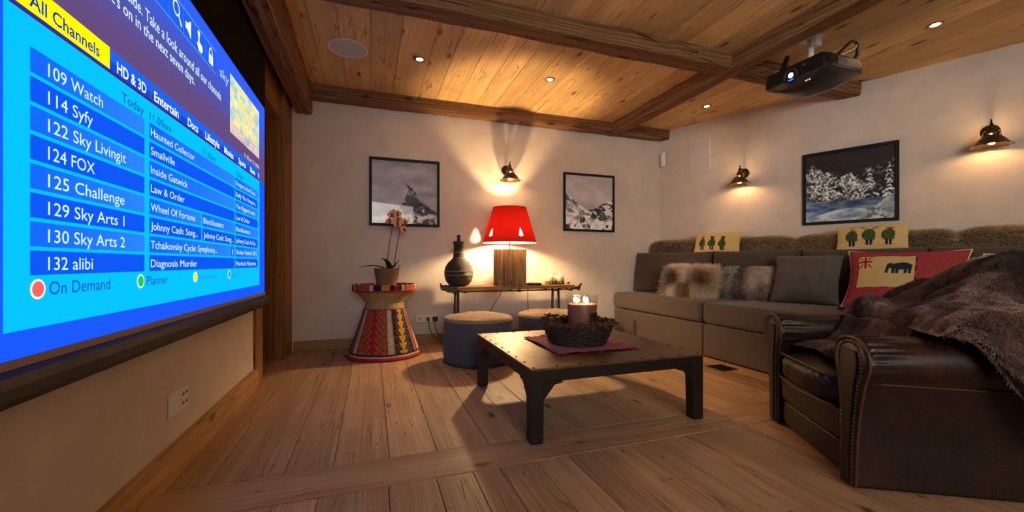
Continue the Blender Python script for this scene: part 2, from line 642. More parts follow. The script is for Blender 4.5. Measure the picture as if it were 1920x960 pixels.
# posts, recess panel, beams
struct(MB().box(-0.85, -0.737, 3.2, 3.38, 0, HC, grain='z', tone=0.7).build('trim_1', M_post, bevel=0.006))
struct(MB().box(-0.89, -0.715, 4.09, BW, 0, HC, grain='z', tone=0.6).build('trim_2', M_post, bevel=0.006))
mb = MB()
for k, (a, b) in enumerate(((3.38, 3.6), (3.6, 3.86), (3.86, 4.1))):
    mb.box(-0.93, -0.885, a + 0.002, b - 0.002, 0, 2.5, grain='z', tone=0.25)
struct(mb.build('trim_3', M_post, bevel=0.003))
struct(MB().box(-0.88, -0.752, 3.38, 4.1, 2.13, 2.5, grain='y', tone=0.6).build('trim_4', M_post, bevel=0.006))


def beam(name, x0, x1, y0, y1, z0, z1, grain, tone=0.5, jag=0.006):
    """an old hewn beam: a box cut into stations with slightly wandering edges"""
    mb = MB()
    n = 26
    A0, A1 = (x0, x1) if grain == 'x' else (y0, y1)
    R = []
    q = [random.random() * 9 for _ in range(4)]
    for k in range(n + 1):
        a = A0 + (A1 - A0) * k / n
        w = [jag * (math.sin(a * 3.1 + q[i]) * 0.5 + math.sin(a * 9.7 + q[i] * 2) * 0.35 + random.uniform(-.25, .25)) for i in range(4)]
        if grain == 'x':
            r = [(a, y0 + w[0], z1), (a, y0 + w[0] + 0.004, z0 + 0.02 + w[1] * .5), (a, y0 + 0.014 + w[0], z0 + w[1]), (a, y1 - 0.014 + w[2], z0 + w[3]), (a, y1 + w[2] - 0.003, z0 + 0.02), (a, y1 + w[2], z1)]
        else:
            r = [(x0 + w[0], a, z1), (x0 + w[0] + 0.004, a, z0 + 0.02 + w[1] * .5), (x0 + 0.014 + w[0], a, z0 + w[1]), (x1 - 0.014 + w[2], a, z0 + w[3]), (x1 + w[2] - 0.003, a, z0 + 0.02), (x1 + w[2], a, z1)]
        R.append(r)
    mb.rings(R, closed=True, cap=True, smooth=False, tone=tone)
    off = random.random() * 30
    mb.uv = [[(u + off, v + off) for u, v in f] for f in mb.uv]
    return struct(mb.build(name, M_beam))


beam('trim_5', -0.69, -0.532, RY, BW - 0.03, 2.30, HC, 'y', 0.62, 0.008)
beam('trim_6', -0.535, 2.775, 4.275, BW, 2.437, HC, 'x', 0.40)
beam('trim_7', 2.92, 3.62, 4.275, BW, 2.437, HC, 'x', 0.40)
beam('trim_8', -0.535, 2.775, 2.54, 2.715, 2.441, HC, 'x', 0.36)
beam('trim_9', 2.92, 4.36, 2.545, 2.715, 2.441, HC, 'x', 0.40)
beam('trim_10', 2.77, 2.925, RY, BW, 2.435, HC, 'y', 0.45)

# ------------------------------------------------------------------ projection screen
XS = -0.70
UI = MB()
C_cy = S(0, 186, 250)
C_row = [S(8, 82, 232), S(14, 98, 236)]
C_txt = S(208, 250, 255)
C_dk = S(8, 60, 170)


def q(y0, y1, z0, z1, col, d=0.0, tilt=0.0):
    X = XS + 0.0036 + d
    UI.add([(X, y0, z0 + tilt * (y0 - 1.1)), (X, y1, z0 + tilt * (y1 - 1.1)), (X, y1, z1 + tilt * (y1 - 1.1)), (X, y0, z1 + tilt * (y0 - 1.1))], [(0, 1, 2, 3)], col=col)


def qgrad(y0, y1, z0, z1, fn, ny, nz, d=0.0):
    for i in range(ny):
        for j in range(nz):
            a, b = i / ny, (i + 1) / ny
            c, e = j / nz, (j + 1) / nz
            q(y0 + (y1 - y0) * a, y0 + (y1 - y0) * b, z0 + (z1 - z0) * c, z0 + (z1 - z0) * e, fn((a + b) / 2, (c + e) / 2), d)


def poly(pts, col, d=0.0025):
    UI.add([(XS + 0.0036 + d, p[0], p[1]) for p in pts], [tuple(range(len(pts)))], col=col)


def disc(cy, cz, r, col, d=0.0025, n=28, ry=None):
    poly([(cy + (ry or r) * math.cos(2 * PI * k / n), cz + r * math.sin(2 * PI * k / n)) for k in range(n)], col, d)


_font_cache = {}


def text_mesh(s, weight=0.0):
    cu = bpy.data.curves.new('t', 'FONT')
    cu.body = s
    cu.size = 1.0
    cu.offset = weight
    cu.resolution_u = 3
    o = bpy.data.objects.new('t', cu)
    COL.objects.link(o)
    bpy.context.view_layer.update()
    me = bpy.data.meshes.new_from_object(o.evaluated_get(bpy.context.evaluated_depsgraph_get()))
    V = [(v.co.x, v.co.y) for v in me.vertices]
    F = [tuple(p.vertices) for p in me.polygons]
    bpy.data.objects.remove(o)
    bpy.data.curves.remove(cu)
    bpy.data.meshes.remove(me)
    return V, F


CAP = max(v[1] for v in text_mesh('H')[0])


def text(s, y0, z, cap, y1=None, col=None, d=0.002, right=False, weight=0.0, tilt=0.0):
    V, F = text_mesh(s, weight)
    k = cap / CAP
    xa, xb = min(v[0] for v in V), max(v[0] for v in V)
    kx = (y1 - y0) / (xb - xa) if y1 is not None else k
    X = XS + 0.0036 + d
    UI.add([(X, y0 + (v[0] - xa) * kx, z + v[1] * k + tilt * (y0 + (v[0] - xa) * kx - 1.1)) for v in V], F, col=col or C_txt)


q(1.080, 3.255, 0.650, 1.93, S(22, 84, 240))                                     # blue surround


def header_col(a, b):
    t_ = min(1, max(0, (b - 0.30) / 0.55 + 0.35 * abs(a - 0.55)))
    return S(*[m * (1 - t_) + n_ * t_ for m, n_ in zip((96, 72, 122), (46, 92, 240))])


qgrad(1.105, 3.255, 1.40, 1.925, header_col, 48, 44, 0.0003)
q(1.112, 3.118, 0.708, 1.396, C_cy, 0.0003)                                      # guide page
q(1.09, 3.115, 1.387, 1.400, S(52, 40, 130), 0.0006, 0.008)
q(1.105, 1.466, 1.398, 1.460, S(255, 240, 0), 0.0012, 0.008)
tabs = [1.468, 1.699, 1.923, 2.150, 2.379, 2.603, 2.838, 3.062, 3.116]
for a, b in zip(tabs[:-1], tabs[1:]):
    q(a, b - 0.005, 1.398, 1.424, S(10, 70, 205), 0.0012, 0.006)
    q(a, b - 0.005, 1.424, 1.457, S(24, 96, 228), 0.0012, 0.006)
text('All Channels', 1.176, 1.409, 0.030, 1.418, S(20, 60, 150), 0.0022, weight=0.012, tilt=0.008)
for s_, a, b in (('HD & 3D', 1.499, 1.663), ('Entertain', 1.715, 1.902), ('Docs', 1.985, 2.090), ('Lifestyle', 2.170, 2.350), ('Movies', 2.42, 2.565), ('Sports', 2.655, 2.795), ('News', 2.885, 3.0), ('K', 3.075, 3.105)):
    text(s_, a, 1.404, 0.032, b, S(240, 252, 255), 0.0022, weight=0.018, tilt=0.004)
text('Today', 1.523, 1.333, 0.027, 1.648, C_dk)
text('11.00am', 1.685, 1.333, 0.026, 1.841, C_dk)
text('11.30am', 2.141, 1.331, 0.026, 2.300, C_dk)
text('12.00pm', 2.61, 1.333, 0.024, 2.75, C_dk)
left = ['109 Watch', '114 Syfy', '122 Sky Livingit', '124 FOX', '125 Challenge', '129 Sky Arts 1', '130 Sky Arts 2', '132 alibi']
lend = [1.433, 1.390, 1.545, 1.398, 1.537, 1.537, 1.540, 1.390]
mid = ['Haunted Collector', 'Smallville', 'Inside Gatwick', 'Law & Order', 'Wheel Of Fortune', 'Johnny Cash: Song...', 'Tchaikovsky Cycle: Symphony...', 'Diagnosis Murder']
mend = [2.053, 1.87, 1.985, 1.955, 2.06, 2.09, 2.32, 2.08]
rgt = ['Escape to the Coun...', 'Buffy The Vampire...', 'The Biggest Loser...', 'Law & Order', 'Blockbusters', 'Johnny Cash At Fol...', 'Darbar Festival 2012', 'Murdoch Mysteries']
rend = [3.03, 3.03, 3.03, 2.88, 2.89, 3.03, 3.045, 3.02]
hi = S(40, 128, 252)


def row(y0, y1, z0, k, d=0.001):
    if k % 2 == 0:
        qgrad(y0, y1, z0, z0 + 0.0545, lambda a, b: tuple(C_row[1][i] * (1 - a) + hi[i] * a for i in range(3)), 10, 1, d)
    else:
        q(y0, y1, z0, z0 + 0.0545, C_row[0], d)


for k in range(8):
    z0 = 1.268 - k * 0.0634
    row(1.180, 1.654, z0, k)
    text(left[k], 1.231, z0 + 0.0105, 0.030, lend[k])
    if k in (4, 5):
        row(1.685, 2.126, z0, k)
        row(2.139, 2.588, z0, k)
        text('Blockbusters' if k == 4 else 'Johnny Cash: Song...', 2.150, z0 + 0.013, 0.026, 2.41 if k == 4 else 2.56)
    elif k == 6:
        row(1.685, 2.505, z0, k)
        row(2.515, 2.588, z0, k)
        text('i', 2.545, z0 + 0.013, 0.026, 2.555, weight=0.03)
    else:
        row(1.685, 2.588, z0, k)
    text(mid[k], 1.693, z0 + 0.013, 0.026, mend[k])
    row(2.602, 3.058, z0, k)
    poly([(3.058, z0), (3.075, z0 + 0.027), (3.058, z0 + 0.0545)], C_row[0], 0.001)
    text(rgt[k], 2.612, z0 + 0.014, 0.024, rend[k])
for cy, c1, s_, a, b in ((1.202, S(240, 96, 92), 'On Demand', 1.234, 1.466), (1.631, S(24, 190, 84), 'Planner', 1.668, 1.814), (2.065, S(250, 216, 20), 'Favourites', 2.099, 2.308), (2.500, S(60, 130, 240), 'Search', 2.538, 2.669)):
    disc(cy, 0.793, 0.0225, S(236, 250, 250), 0.001)
    disc(cy, 0.793, 0.0175, c1, 0.0015)
    text(s_, a, 0.778, 0.030 if cy < 2 else 0.026, b, S(14, 70, 190) if cy < 2 else S(40, 120, 220))
# header: icon strip, programme text, logo, preview, clock
q(1.105, 2.305, 1.757, 1.860, S(30, 92, 226), 0.0008)
q(1.105, 2.305, 1.860, 1.863, S(130, 190, 255), 0.001)
q(1.105, 2.305, 1.754, 1.757, S(110, 170, 250), 0.001)
for yy in (1.70, 1.825, 1.945, 2.06, 2.175):
    q(yy, yy + 0.002, 1.757, 1.860, S(70, 140, 250), 0.001)
Wh = S(244, 252, 255)
n = 24
for k in range(n):                                                               # magnifying glass
    a, b = 2 * PI * k / n, 2 * PI * (k + 1) / n
    poly([(1.883 + r_ * math.cos(t_), 1.822 + r_ * math.sin(t_)) for r_, t_ in ((0.022, a), (0.029, a), (0.029, b), (0.022, b))], Wh)
poly([(1.900, 1.802), (1.906, 1.807), (1.932, 1.776), (1.924, 1.770)], Wh)
poly([(1.965, 1.82), (1.983, 1.82), (1.983, 1.793), (1.965, 1.793)], Wh)         # loudspeaker
poly([(1.983, 1.82), (2.015, 1.843), (2.015, 1.770), (1.983, 1.793)], Wh)
poly([(2.09, 1.836), (2.104, 1.836), (2.104, 1.805), (2.132, 1.800), (2.140, 1.785), (2.128, 1.765), (2.098, 1.765), (2.076, 1.790), (2.082, 1.796), (2.09, 1.79)], Wh)   # hand
disc(2.097, 1.838, 0.013, Wh)
poly([(2.212, 1.813), (2.262, 1.813), (2.262, 1.770), (2.212, 1.770)], Wh)       # padlock
for k in range(12):
    a, b = PI * k / 12, PI * (k + 1) / 12
    poly([(2.237 + r_ * math.cos(t_), 1.822 + r_ * 1.2 * math.sin(t_)) for r_, t_ in ((0.014, a), (0.021, a), (0.021, b), (0.014, b))], Wh)
poly([(2.216, 1.824), (2.223, 1.824), (2.223, 1.812), (2.216, 1.812)], Wh)
poly([(2.251, 1.824), (2.258, 1.824), (2.258, 1.812), (2.251, 1.812)], Wh)
poly([(2.234, 1.802), (2.240, 1.802), (2.240, 1.782), (2.234, 1.782)], S(30, 92, 226), 0.003)
text('Guide. Take a look around all our channels', 1.513, 1.652, 0.038, 2.372, weight=0.004)
text("what's on in the next seven days.", 1.389, 1.598, 0.036, 2.053, weight=0.004)
text('sky', 2.358, 1.772, 0.046, 2.485, S(190, 230, 250), weight=0.0)
text('11.03am Tu 26/06', 2.77, 1.474, 0.024, 3.105, S(226, 226, 240))


def pv(a, b):
    A, B = np.array(a * 7.0), np.array(b * 5.0)
    w = float(fbm(A, B, 4, 3))
    w2 = float(fbm(A * 1.7 + 5, B * 1.7, 4, 9))
    base = np.array((176, 200, 186)) * (1 - w) + np.array((255, 246, 176)) * w
    if w2 > 0.62:
        base = np.array((236, 196, 120))
    if w2 < 0.36:
        base = np.array((190, 228, 235))
    if b < 0.2:
        base = base * 0.5 + np.array((190, 160, 190)) * 0.5
    return S(*np.clip(base * (0.75 + 0.5 * w2), 0, 255))


qgrad(2.512, 3.105, 1.543, 1.852, pv, 76, 44, 0.0012)

scr = thing('projection_screen', 'large pull-down projection screen glowing blue with a television channel guide on the left wall', 'screen', (XS, 2.1, 0))
t = NT('projected_light')
a_ = t.n('Attribute', {'attribute_name': 'col'})
t.b.inputs['Specular IOR Level'].default_value = 0.0
t.p(Base_Color=(0.01, 0.01, 0.01), Roughness=0.8, Emission_Color=a_.outputs['Color'], Emission_Strength=SCREEN)
M_proj = t.m
M_mask = plain('screen_mask', S(24, 20, 19), 0.9, spec=0.1)
UI.v = [(v[0] - XS, v[1] * 0.9949 - 2.1, 0.85 + (v[2] - 0.85) * 0.9949) for v in UI.v]
UI.build('projected_image', M_proj, scr, recalc=False)
MB().box(-0.006, 0.0, 0.93 - 2.1, 3.272 - 2.1, 0.60, 2.45).build('black_border', M_mask, scr)
MB().box(-0.004, 0.003, 0.935 - 2.1, 3.268 - 2.1, 0.62, 0.650).build('lower_hem', plain('grey_hem', S(170, 146, 140), 0.8), scr)
mb = MB()
ya, yb = 0.92 - 2.1, 3.279 - 2.1
prof = [(-0.014, 0.628), (0.006, 0.632), (0.020, 0.622), (0.026, 0.600), (0.026, 0.575), (0.018, 0.560), (-0.010, 0.556), (-0.020, 0.575), (-0.020, 0.61)]
mb.rings([[(p[0], y, p[1]) for p in prof] for y in (ya, yb)], smooth=False)
mb.build('bottom_bar', plain('bar_black', S(30, 27, 26), 0.5), scr, bevel=0.002)


# ------------------------------------------------------------------ lamps on the walls
M_iron = plain('aged_brass', S(74, 56, 38), 0.45, metal=0.8, nz=0.5, nscale=25, bump=0.2)
M_shade_metal = plain('aged_shade', S(86, 64, 40), 0.42, metal=0.7, nz=0.4, nscale=30, bump=0.15)


def sconce(name_label, loc, rz, strength, color, side=1):
    """origin on the wall; local -y points into the room"""
    t = thing('wall_lamp', name_label, 'wall lamp', loc, rz, 'brass wall lamps')
    MB().lathe([(0.0, 0.0), (0.052, 0.0), (0.055, 0.006), (0.05, 0.014), (0.036, 0.02), (0.03, 0.034), (0.018, 0.042), (0.0, 0.044)], 28,
               M=Matrix.Rotation(PI / 2, 4, 'X')).build('back_plate', M_iron, t)
    sy = -0.155
    mb = MB()
    pts = [(0, -0.035, 0.0), (0, -0.07, 0.022), (0, -0.11, 0.035), (0, sy + 0.005, 0.03), (0, sy, 0.005), (0, sy, -0.025)]
    mb.tube(pts, [0.010, 0.009, 0.009, 0.010, 0.013, 0.014], 10)
    mb.tube([(0, -0.12, 0.036), (0, -0.128, 0.058), (0, -0.145, 0.066), (0, -0.155, 0.056), (0, -0.150, 0.047)], [0.006, 0.005, 0.005, 0.004, 0.003], 8)
    mb.build('arm', M_iron, t)
    MB().lathe([(0.0, 0.014), (0.018, 0.014), (0.026, 0.004), (0.027, -0.02), (0.022, -0.024), (0.018, -0.03)], 20, (0, sy, -0.02)).build('lamp_holder', M_iron, t)
    # open collar: two hoops that carry the shade below the holder
    for a0 in (0.12, 0.12 + PI / 2):
        for sgn in (1, -1):
            pts = []
            for k in range(9):
                u = k / 8
                r = 0.022 + 0.026 * math.sin(u * PI / 2) ** 0.8
                pts.append((sgn * r * math.cos(a0), sy + sgn * r * math.sin(a0), -0.026 - 0.040 * u + 0.018 * math.sin(u * PI)))
            MB().tube(pts, 0.0032, 6).build('hoop', M_iron, t)
    n = 64
    prof = [(0.044, -0.060), (0.048, -0.066), (0.056, -0.074), (0.074, -0.095), (0.092, -0.122), (0.108, -0.134), (0.118, -0.139)]
    fn = lambda r, z, a, k: (r, z - (0.004 * abs(math.sin(a * 6)) if k in (5, 6) else 0.0) + (0.008 if k in (5, 6) else 0) * 0)
    inner = [(r - 0.0025, z - 0.001) for r, z in reversed(prof)]
    fn2 = lambda r, z, a, k: (r, z - (0.004 * abs(math.sin(a * 6)) if 5 <= k <= 8 else 0.0))
    MB().lathe(prof + inner, n, (0, sy, 0), fn=fn2).build('lamp_shade', M_shade_metal, t)
    bm = MB().lathe([(0.0, -0.048), (0.010, -0.050), (0.013, -0.066), (0.021, -0.088), (0.0245, -0.104), (0.021, -0.120), (0.011, -0.129), (0.0, -0.131)], 16, (0, sy, 0))
    bm.build('bulb', emit('bulb_glow', color, strength), t)
    return t


sconce('brass wall lamp on the back wall above the red table lamp', (1.452, BW, 1.905), 0.0, SCONCE_BACK, (1.0, 0.66, 0.30))
sconce('small brass wall lamp between the flush speaker panel and the snowy forest picture', W(1.0, 0, 1.862), TH, SCONCE_SIDE, (1.0, 0.56, 0.22))
sconce('brass wall lamp at the right edge, beyond the snowy forest picture', W(2.80, 0, 1.905), TH, SCONCE_SIDE, (1.0, 0.56, 0.22))

# recessed spots and the round loudspeaker in the ceiling
M_ring = plain('brushed_ring', S(150, 128, 100), 0.35, metal=0.8)
M_led = emit('spot_led', (1.0, 0.66, 0.34), SPOT_LED)
spots = [(0.388, 3.48, 'recessed ceiling spot nearest the round white ceiling speaker'),
         (1.574, 3.468, 'recessed ceiling spot between the two long beams, right of the back wall lamp'),
         (3.451, 3.498, 'recessed ceiling spot beyond the projector, above the flush wall speaker panel'),
         (3.819, 1.767, 'recessed ceiling spot right of the projector, above the snowy forest picture')]
for x, y, lb in spots:
    t = thing('ceiling_spot', lb, 'ceiling light', (x, y, HC), 0, 'recessed ceiling spots')
    MB().lathe([(0.045, 0.0), (0.047, -0.004), (0.042, -0.007), (0.033, -0.006), (0.024, -0.001), (0.024, 0.002)], 28, (0, 0, -0.0005)).build('trim_ring', M_ring, t)
    MB().lathe([(0.0, -0.004), (0.010, -0.0045), (0.018, -0.0035), (0.024, -0.001)], 24).build('lamp_lens', M_led, t)
M_spk = plain('speaker_grille', S(206, 200, 196), 0.6, nz=0.12, nscale=900)
t = thing('ceiling_speaker', 'round white flush loudspeaker in the boarded ceiling', 'speaker', (-0.172, 3.487, HC))
MB().lathe([(0.150, 0.0), (0.151, -0.006), (0.146, -0.010), (0.137, -0.010), (0.135, -0.006)], 56).build('speaker_rim', M_white, t)
MB().lathe([(0.0, -0.009), (0.07, -0.0085), (0.136, -0.007)], 56).build('speaker_grille', M_spk, t)
t = thing('wall_speaker', 'white rectangular flush loudspeaker panel high on the right wall', 'speaker', W(0.515, 0, 2.16), TH)
MB().prism([(-0.122, -0.195), (0.122, -0.195), (0.122, 0.195), (-0.122, 0.195)], -0.008, 0.0).build('speaker_rim', M_white, t, bevel=0.003)
MB().prism([(-0.110, -0.183), (0.110, -0.183), (0.110, 0.183), (-0.110, 0.183)], -0.0105, -0.007).build('speaker_grille', M_spk, t, bevel=0.001)
t = thing('motion_sensor', 'small white alarm sensor in the corner where the two plain walls meet', 'sensor', W(0.055, 0, 2.19), TH - 0.25)
pr = [(-0.034, -0.008), (0.034, -0.008), (0.034, -0.03), (0.018, -0.048), (-0.018, -0.048), (-0.034, -0.03)]
MB().prism(pr, -0.09, 0.09, 'z').build('housing', M_white, t, bevel=0.006)
MB().prism([(-0.017, -0.047), (0.017, -0.047), (0.014, -0.0515), (-0.014, -0.0515)], -0.02, 0.05, 'z').build('lens_window', plain('lens_plastic', S(240, 236, 230), 0.25), t, bevel=0.002)
MB().prism([(-0.02, 0.0), (0.02, 0.0), (0.02, -0.01), (-0.02, -0.01)], -0.05, 0.05, 'z').build('bracket', M_white, t)

# ------------------------------------------------------------------ pictures
M_print = vcol('photo_print', 0.5, 0.3, coat=1.0)


def picture(label, loc, rz, w, h, fw, fn, n=200):
    t = thing('framed_picture', label, 'picture', loc, rz, 'black framed mountain photographs')
    mb = MB()
    a, b = w / 2, h / 2
    for s in ((-a, -a + fw, -b, b), (a - fw, a, -b, b), (-a + fw, a - fw, -b, -b + fw), (-a + fw, a - fw, b - fw, b)):
        mb.box(s[0], s[1], -0.026, -0.002, s[2], s[3])
    mb.build('frame', M_frame, t, bevel=0.002, seg=1)
    nu = n
    nv = int(n * h / w)
    u, v = np.meshgrid(np.linspace(0, 1, nu), np.linspace(0, 1, nv), indexing='ij')
    V = np.stack([(-a + fw * .8 + u * (w - 1.6 * fw)).ravel(), np.full(nu * nv, -0.014), (-b + fw * .8 + v * (h - 1.6 * fw)).ravel()], 1)
    cols = S_np(np.clip(fn(u, v), 0, 255).reshape(-1, 3)) * 1.5
    F = grid_faces(nu, nv)
    np_mesh('print', V, F, M_print, t, cols, smooth=False)
    MB().box(-a + fw * .5, a - fw * .5, -0.012, -0.003, -b + fw * .5, b - fw * .5).build('backing', M_black, t)
    return t


def mix(a, b, t):
    t = np.clip(t, 0, 1)[..., None]
    return np.asarray(a, float) * (1 - t) + np.asarray(b, float) * t


def pic_peak(u, v):
    n1, n2 = fbm(u * 3, v * 6, 5, 1), fbm(u * 18, v * 18, 4, 5)
    c = mix((116, 118, 134), (176, 172, 178), n1 * 1.6 - 0.35 + 0.25 * (0.5 - v))
    c = mix(c, (98, 102, 122), np.exp(-((v - 0.46 - 0.05 * n1) / 0.05) ** 2) * np.clip((u - 0.5) * 4, 0, 1) * 0.7)
    ridge_x = [-0.05, 0.10, 0.22, 0.32, 0.395, 0.45, 0.49, 0.51, 0.535, 0.555, 0.525, 0.485, 0.53, 0.60, 0.653, 0.68, 0.735, 0.84, 0.94, 1.05]
    ridge_y = [0.10, 0.12, 0.15, 0.19, 0.24, 0.32, 0.39, 0.455, 0.51, 0.555, 0.605, 0.648, 0.632, 0.585, 0.52, 0.43, 0.36, 0.305, 0.225, 0.19]
    P = list(zip(ridge_x, ridge_y)) + [(1.05, -0.1), (-0.05, -0.1)]
    wob = (fbm(u * 30, v * 30, 3, 8) - 0.5) * 0.03
    m = inpoly(u + wob, v + wob * 0.7, P)
    rock = fbm(u * 14 + v * 9, v * 16 - u * 6, 5, 2)
    streak = fbm(u * 10 - v * 16, (u + v) * 3.5, 4, 21)
    snow = np.clip((rock * 0.6 + streak * 0.6 - 0.62 - np.clip(v - 0.25, 0, 1) * 0.25) * 6, 0, 1)
    body = mix((34, 36, 48), (190, 186, 196), snow)
    low = mix((206, 204, 206), (120, 116, 122), fbm(u * 6, v * 14, 4, 4) * 1.8 - 0.6)
    body = mix(body, low, (0.20 - v + 0.1 * (rock - 0.5)) * 14)
    c = np.where(m[..., None], body, c)
    trees = (n2 > 0.56) & (v < 0.20 + 0.10 * (u - 0.5)) & (u > 0.48)
    c = np.where(trees[..., None], mix((26, 28, 34), (66, 66, 70), n1), c)
    return c


def pic_valley(u, v):
    n1, n2 = fbm(u * 3, v * 5, 5, 31), fbm(u * 16, v * 16, 4, 35)
    c = mix((140, 138, 142), (186, 178, 178), n1 * 1.4 - 0.2)
    h1 = 0.70 - 0.75 * np.clip(u, 0, .5) + 0.05 * (fbm(u * 9, u * 0, 3, 3) - .5)
    r1 = fbm(u * 12 + v * 8, v * 10, 5, 41)
    c = np.where((v < h1)[..., None], mix((88, 94, 108), (206, 204, 208), (r1 - 0.42) * 5), c)
    h2 = 0.12 + 0.46 * u + 0.06 * (fbm(u * 10, u * 0, 3, 13) - .5)
    st = fbm(u * 9 + v * 22, v * 6 - u * 5, 5, 51)
    c = np.where((v < h2)[..., None], mix((58, 56, 58), (204, 202, 204), (st - 0.42) * 6), c)
    sl = fbm(u * 7 - v * 5, v * 9, 5, 61)
    c = np.where(((v < 0.33 - 0.16 * u))[..., None], mix((120, 118, 120), (222, 220, 222), (sl - 0.3) * 4), c)
    c = np.where((ell(u, v, 0.73, 0.25, 0.2, 0.075) & (n2 > 0.40))[..., None], mix((40, 40, 38), (90, 88, 82), n2), c)
    c = np.where(((v < 0.10) & (n2 > 0.60))[..., None], (48, 46, 48), c)
    c = np.where(((v < h2) & (v > h2 - 0.16) & (n2 > 0.58) & (u > 0.3))[..., None], (44, 44, 48), c)
    return c


def pic_forest(u, v):
    n1, n2 = fbm(u * 4, v * 4, 5, 71), fbm(u * 40, v * 40, 3, 75)
    c = mix((26, 24, 26), (44, 40, 42), n1)
    hill = (v < 0.62 + 0.5 * np.clip(u - 0.55, 0, 1) + 0.07 * (fbm(u * 12, u * 0, 3, 73) - .5)) & (u > 0.5)
    c = np.where(hill[..., None], mix((28, 30, 32), (120, 126, 130), (n2 - 0.52) * 4), c)
    hl = v < 0.90 - 0.55 * u + 0.08 * (fbm(u * 14, u * 0, 3, 83) - .5)
    c = np.where(hl[..., None], mix((24, 28, 30), (150, 158, 160), (n2 * .6 + n1 * .5 - 0.48) * 4), c)
    n3 = fbm(u * 70, v * 70, 3, 78)
    blobs = [(0.10, 0.60, 0.12, 0.24), (0.20, 0.52, 0.08, 0.2), (0.27, 0.48, 0.10, 0.22), (0.36, 0.42, 0.08, 0.16), (0.50, 0.50, 0.10, 0.2), (0.44, 0.40, 0.08, 0.14), (0.58, 0.42, 0.08, 0.18), (0.17, 0.40, 0.12, 0.14), (0.30, 0.38, 0.14, 0.12), (0.62, 0.36, 0.10, 0.10)]
    for cx, cy, rx, ry in blobs:
        d = np.sqrt(((u - cx) / rx) ** 2 + ((v - cy) / ry) ** 2) + (fbm(u * 24, v * 24, 3, int(cx * 99)) - .5) * 0.8
        rad = fbm(u * 34, v * 26, 4, int(cy * 99) + int(cx * 50))
        c = np.where((d < 0.95)[..., None], mix((40, 46, 50), (236, 240, 240), (rad * 0.65 + n3 * 0.6 - 0.42) * 3.0 - d * 0.30 + 0.25 * (v - cy) / ry), c)
    for cx, top, bot, wd_ in ((0.40, 0.66, 0.38, 0.06), (0.33, 0.64, 0.40, 0.05), (0.735, 0.74, 0.28, 0.105), (0.935, 0.78, 0.20, 0.095)):
        q_ = np.clip((top - v) / (top - bot), 0, 1.2)
        ax = np.abs(u - cx)
        half = wd_ * q_ ** 0.85 * (0.62 + 0.6 * fbm(u * 5 + cx * 50, (v + ax * 0.5) * 26, 2, int(cx * 70)))
        m = (ax < half) & (v < top) & (v > bot)
        dr_ = fbm(u * 22 + cx * 9, (v + ax * 0.8) * 44, 4, int(cx * 40))
        c = np.where(m[..., None], mix((20, 26, 28), (232, 238, 240), (dr_ * 0.8 + n3 * 0.35 - 0.50) * 4.6), c)
    fl = v < 0.30  # bluish lake tone painted in where the screen reflects in the glass
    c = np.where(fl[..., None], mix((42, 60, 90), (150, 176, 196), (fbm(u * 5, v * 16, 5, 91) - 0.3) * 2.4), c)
    sn = (v < 0.13 + 0.05 * np.sin(u * 6 - 1.5)) | (v + 0.10 * (fbm(u * 8, v * 8, 3, 97) - 0.5) < 0.10 + 0.9 * (u - 0.72))
    c = np.where(sn[..., None], mix((110, 130, 140), (206, 216, 218), (fbm(u * 9, v * 14, 5, 95) - 0.25) * 2.2), c)
    grass = (n2 > 0.60) & (u > 0.70) & (v < 0.16 + 0.1 * (n1 - .5))
    c = np.where(grass[..., None], (90, 104, 108), c)
    return c * 0.9


picture('black framed photograph of a dark rocky peak, behind the orchid', (0.341, BW, 1.587), 0, 0.712, 0.70, 0.027, pic_peak)
picture('black framed photograph of a pale snowy valley, right of the red lamp', (2.517, BW, 1.588), 0, 0.70, 0.70, 0.026, pic_valley)
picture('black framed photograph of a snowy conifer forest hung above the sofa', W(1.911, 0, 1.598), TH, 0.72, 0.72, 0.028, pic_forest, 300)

# ------------------------------------------------------------------ wall outlets and cables
t = thing('wall_outlet', 'white double socket plate low on the wall under the projection screen', 'outlet', (LW, 2.045, 0.282), PI / 2)
MB().prism([(-0.086, -0.046), (0.086, -0.046), (0.086, 0.046), (-0.086, 0.046)], -0.009, 0.0).build('cover_plate', M_white, t, bevel=0.003)
MB().prism([(-0.078, -0.037), (-0.005, -0.037), (-0.005, 0.037), (-0.078, 0.037)], -0.0115, -0.008).build('blank_insert', M_white, t, bevel=0.001)
MB().prism([(0.005, -0.037), (0.078, -0.037), (0.078, 0.037), (0.005, 0.037)], -0.0115, -0.008).build('socket_insert', M_white, t, bevel=0.001)
for cx in (0.025, 0.058):
    for cz in (0.02, -0.018):
        mb = MB()
        mb.prism([(cx - 0.0105, cz - 0.003), (cx + 0.0105, cz - 0.003), (cx + 0.0105, cz + 0.003), (cx + 0.0028, cz + 0.003), (cx + 0.0028, cz + 0.010), (cx - 0.0028, cz + 0.010), (cx - 0.0028, cz + 0.003), (cx - 0.0105, cz + 0.003)], -0.0122, -0.0112)
        mb.build('pin_hole', M_black, t)

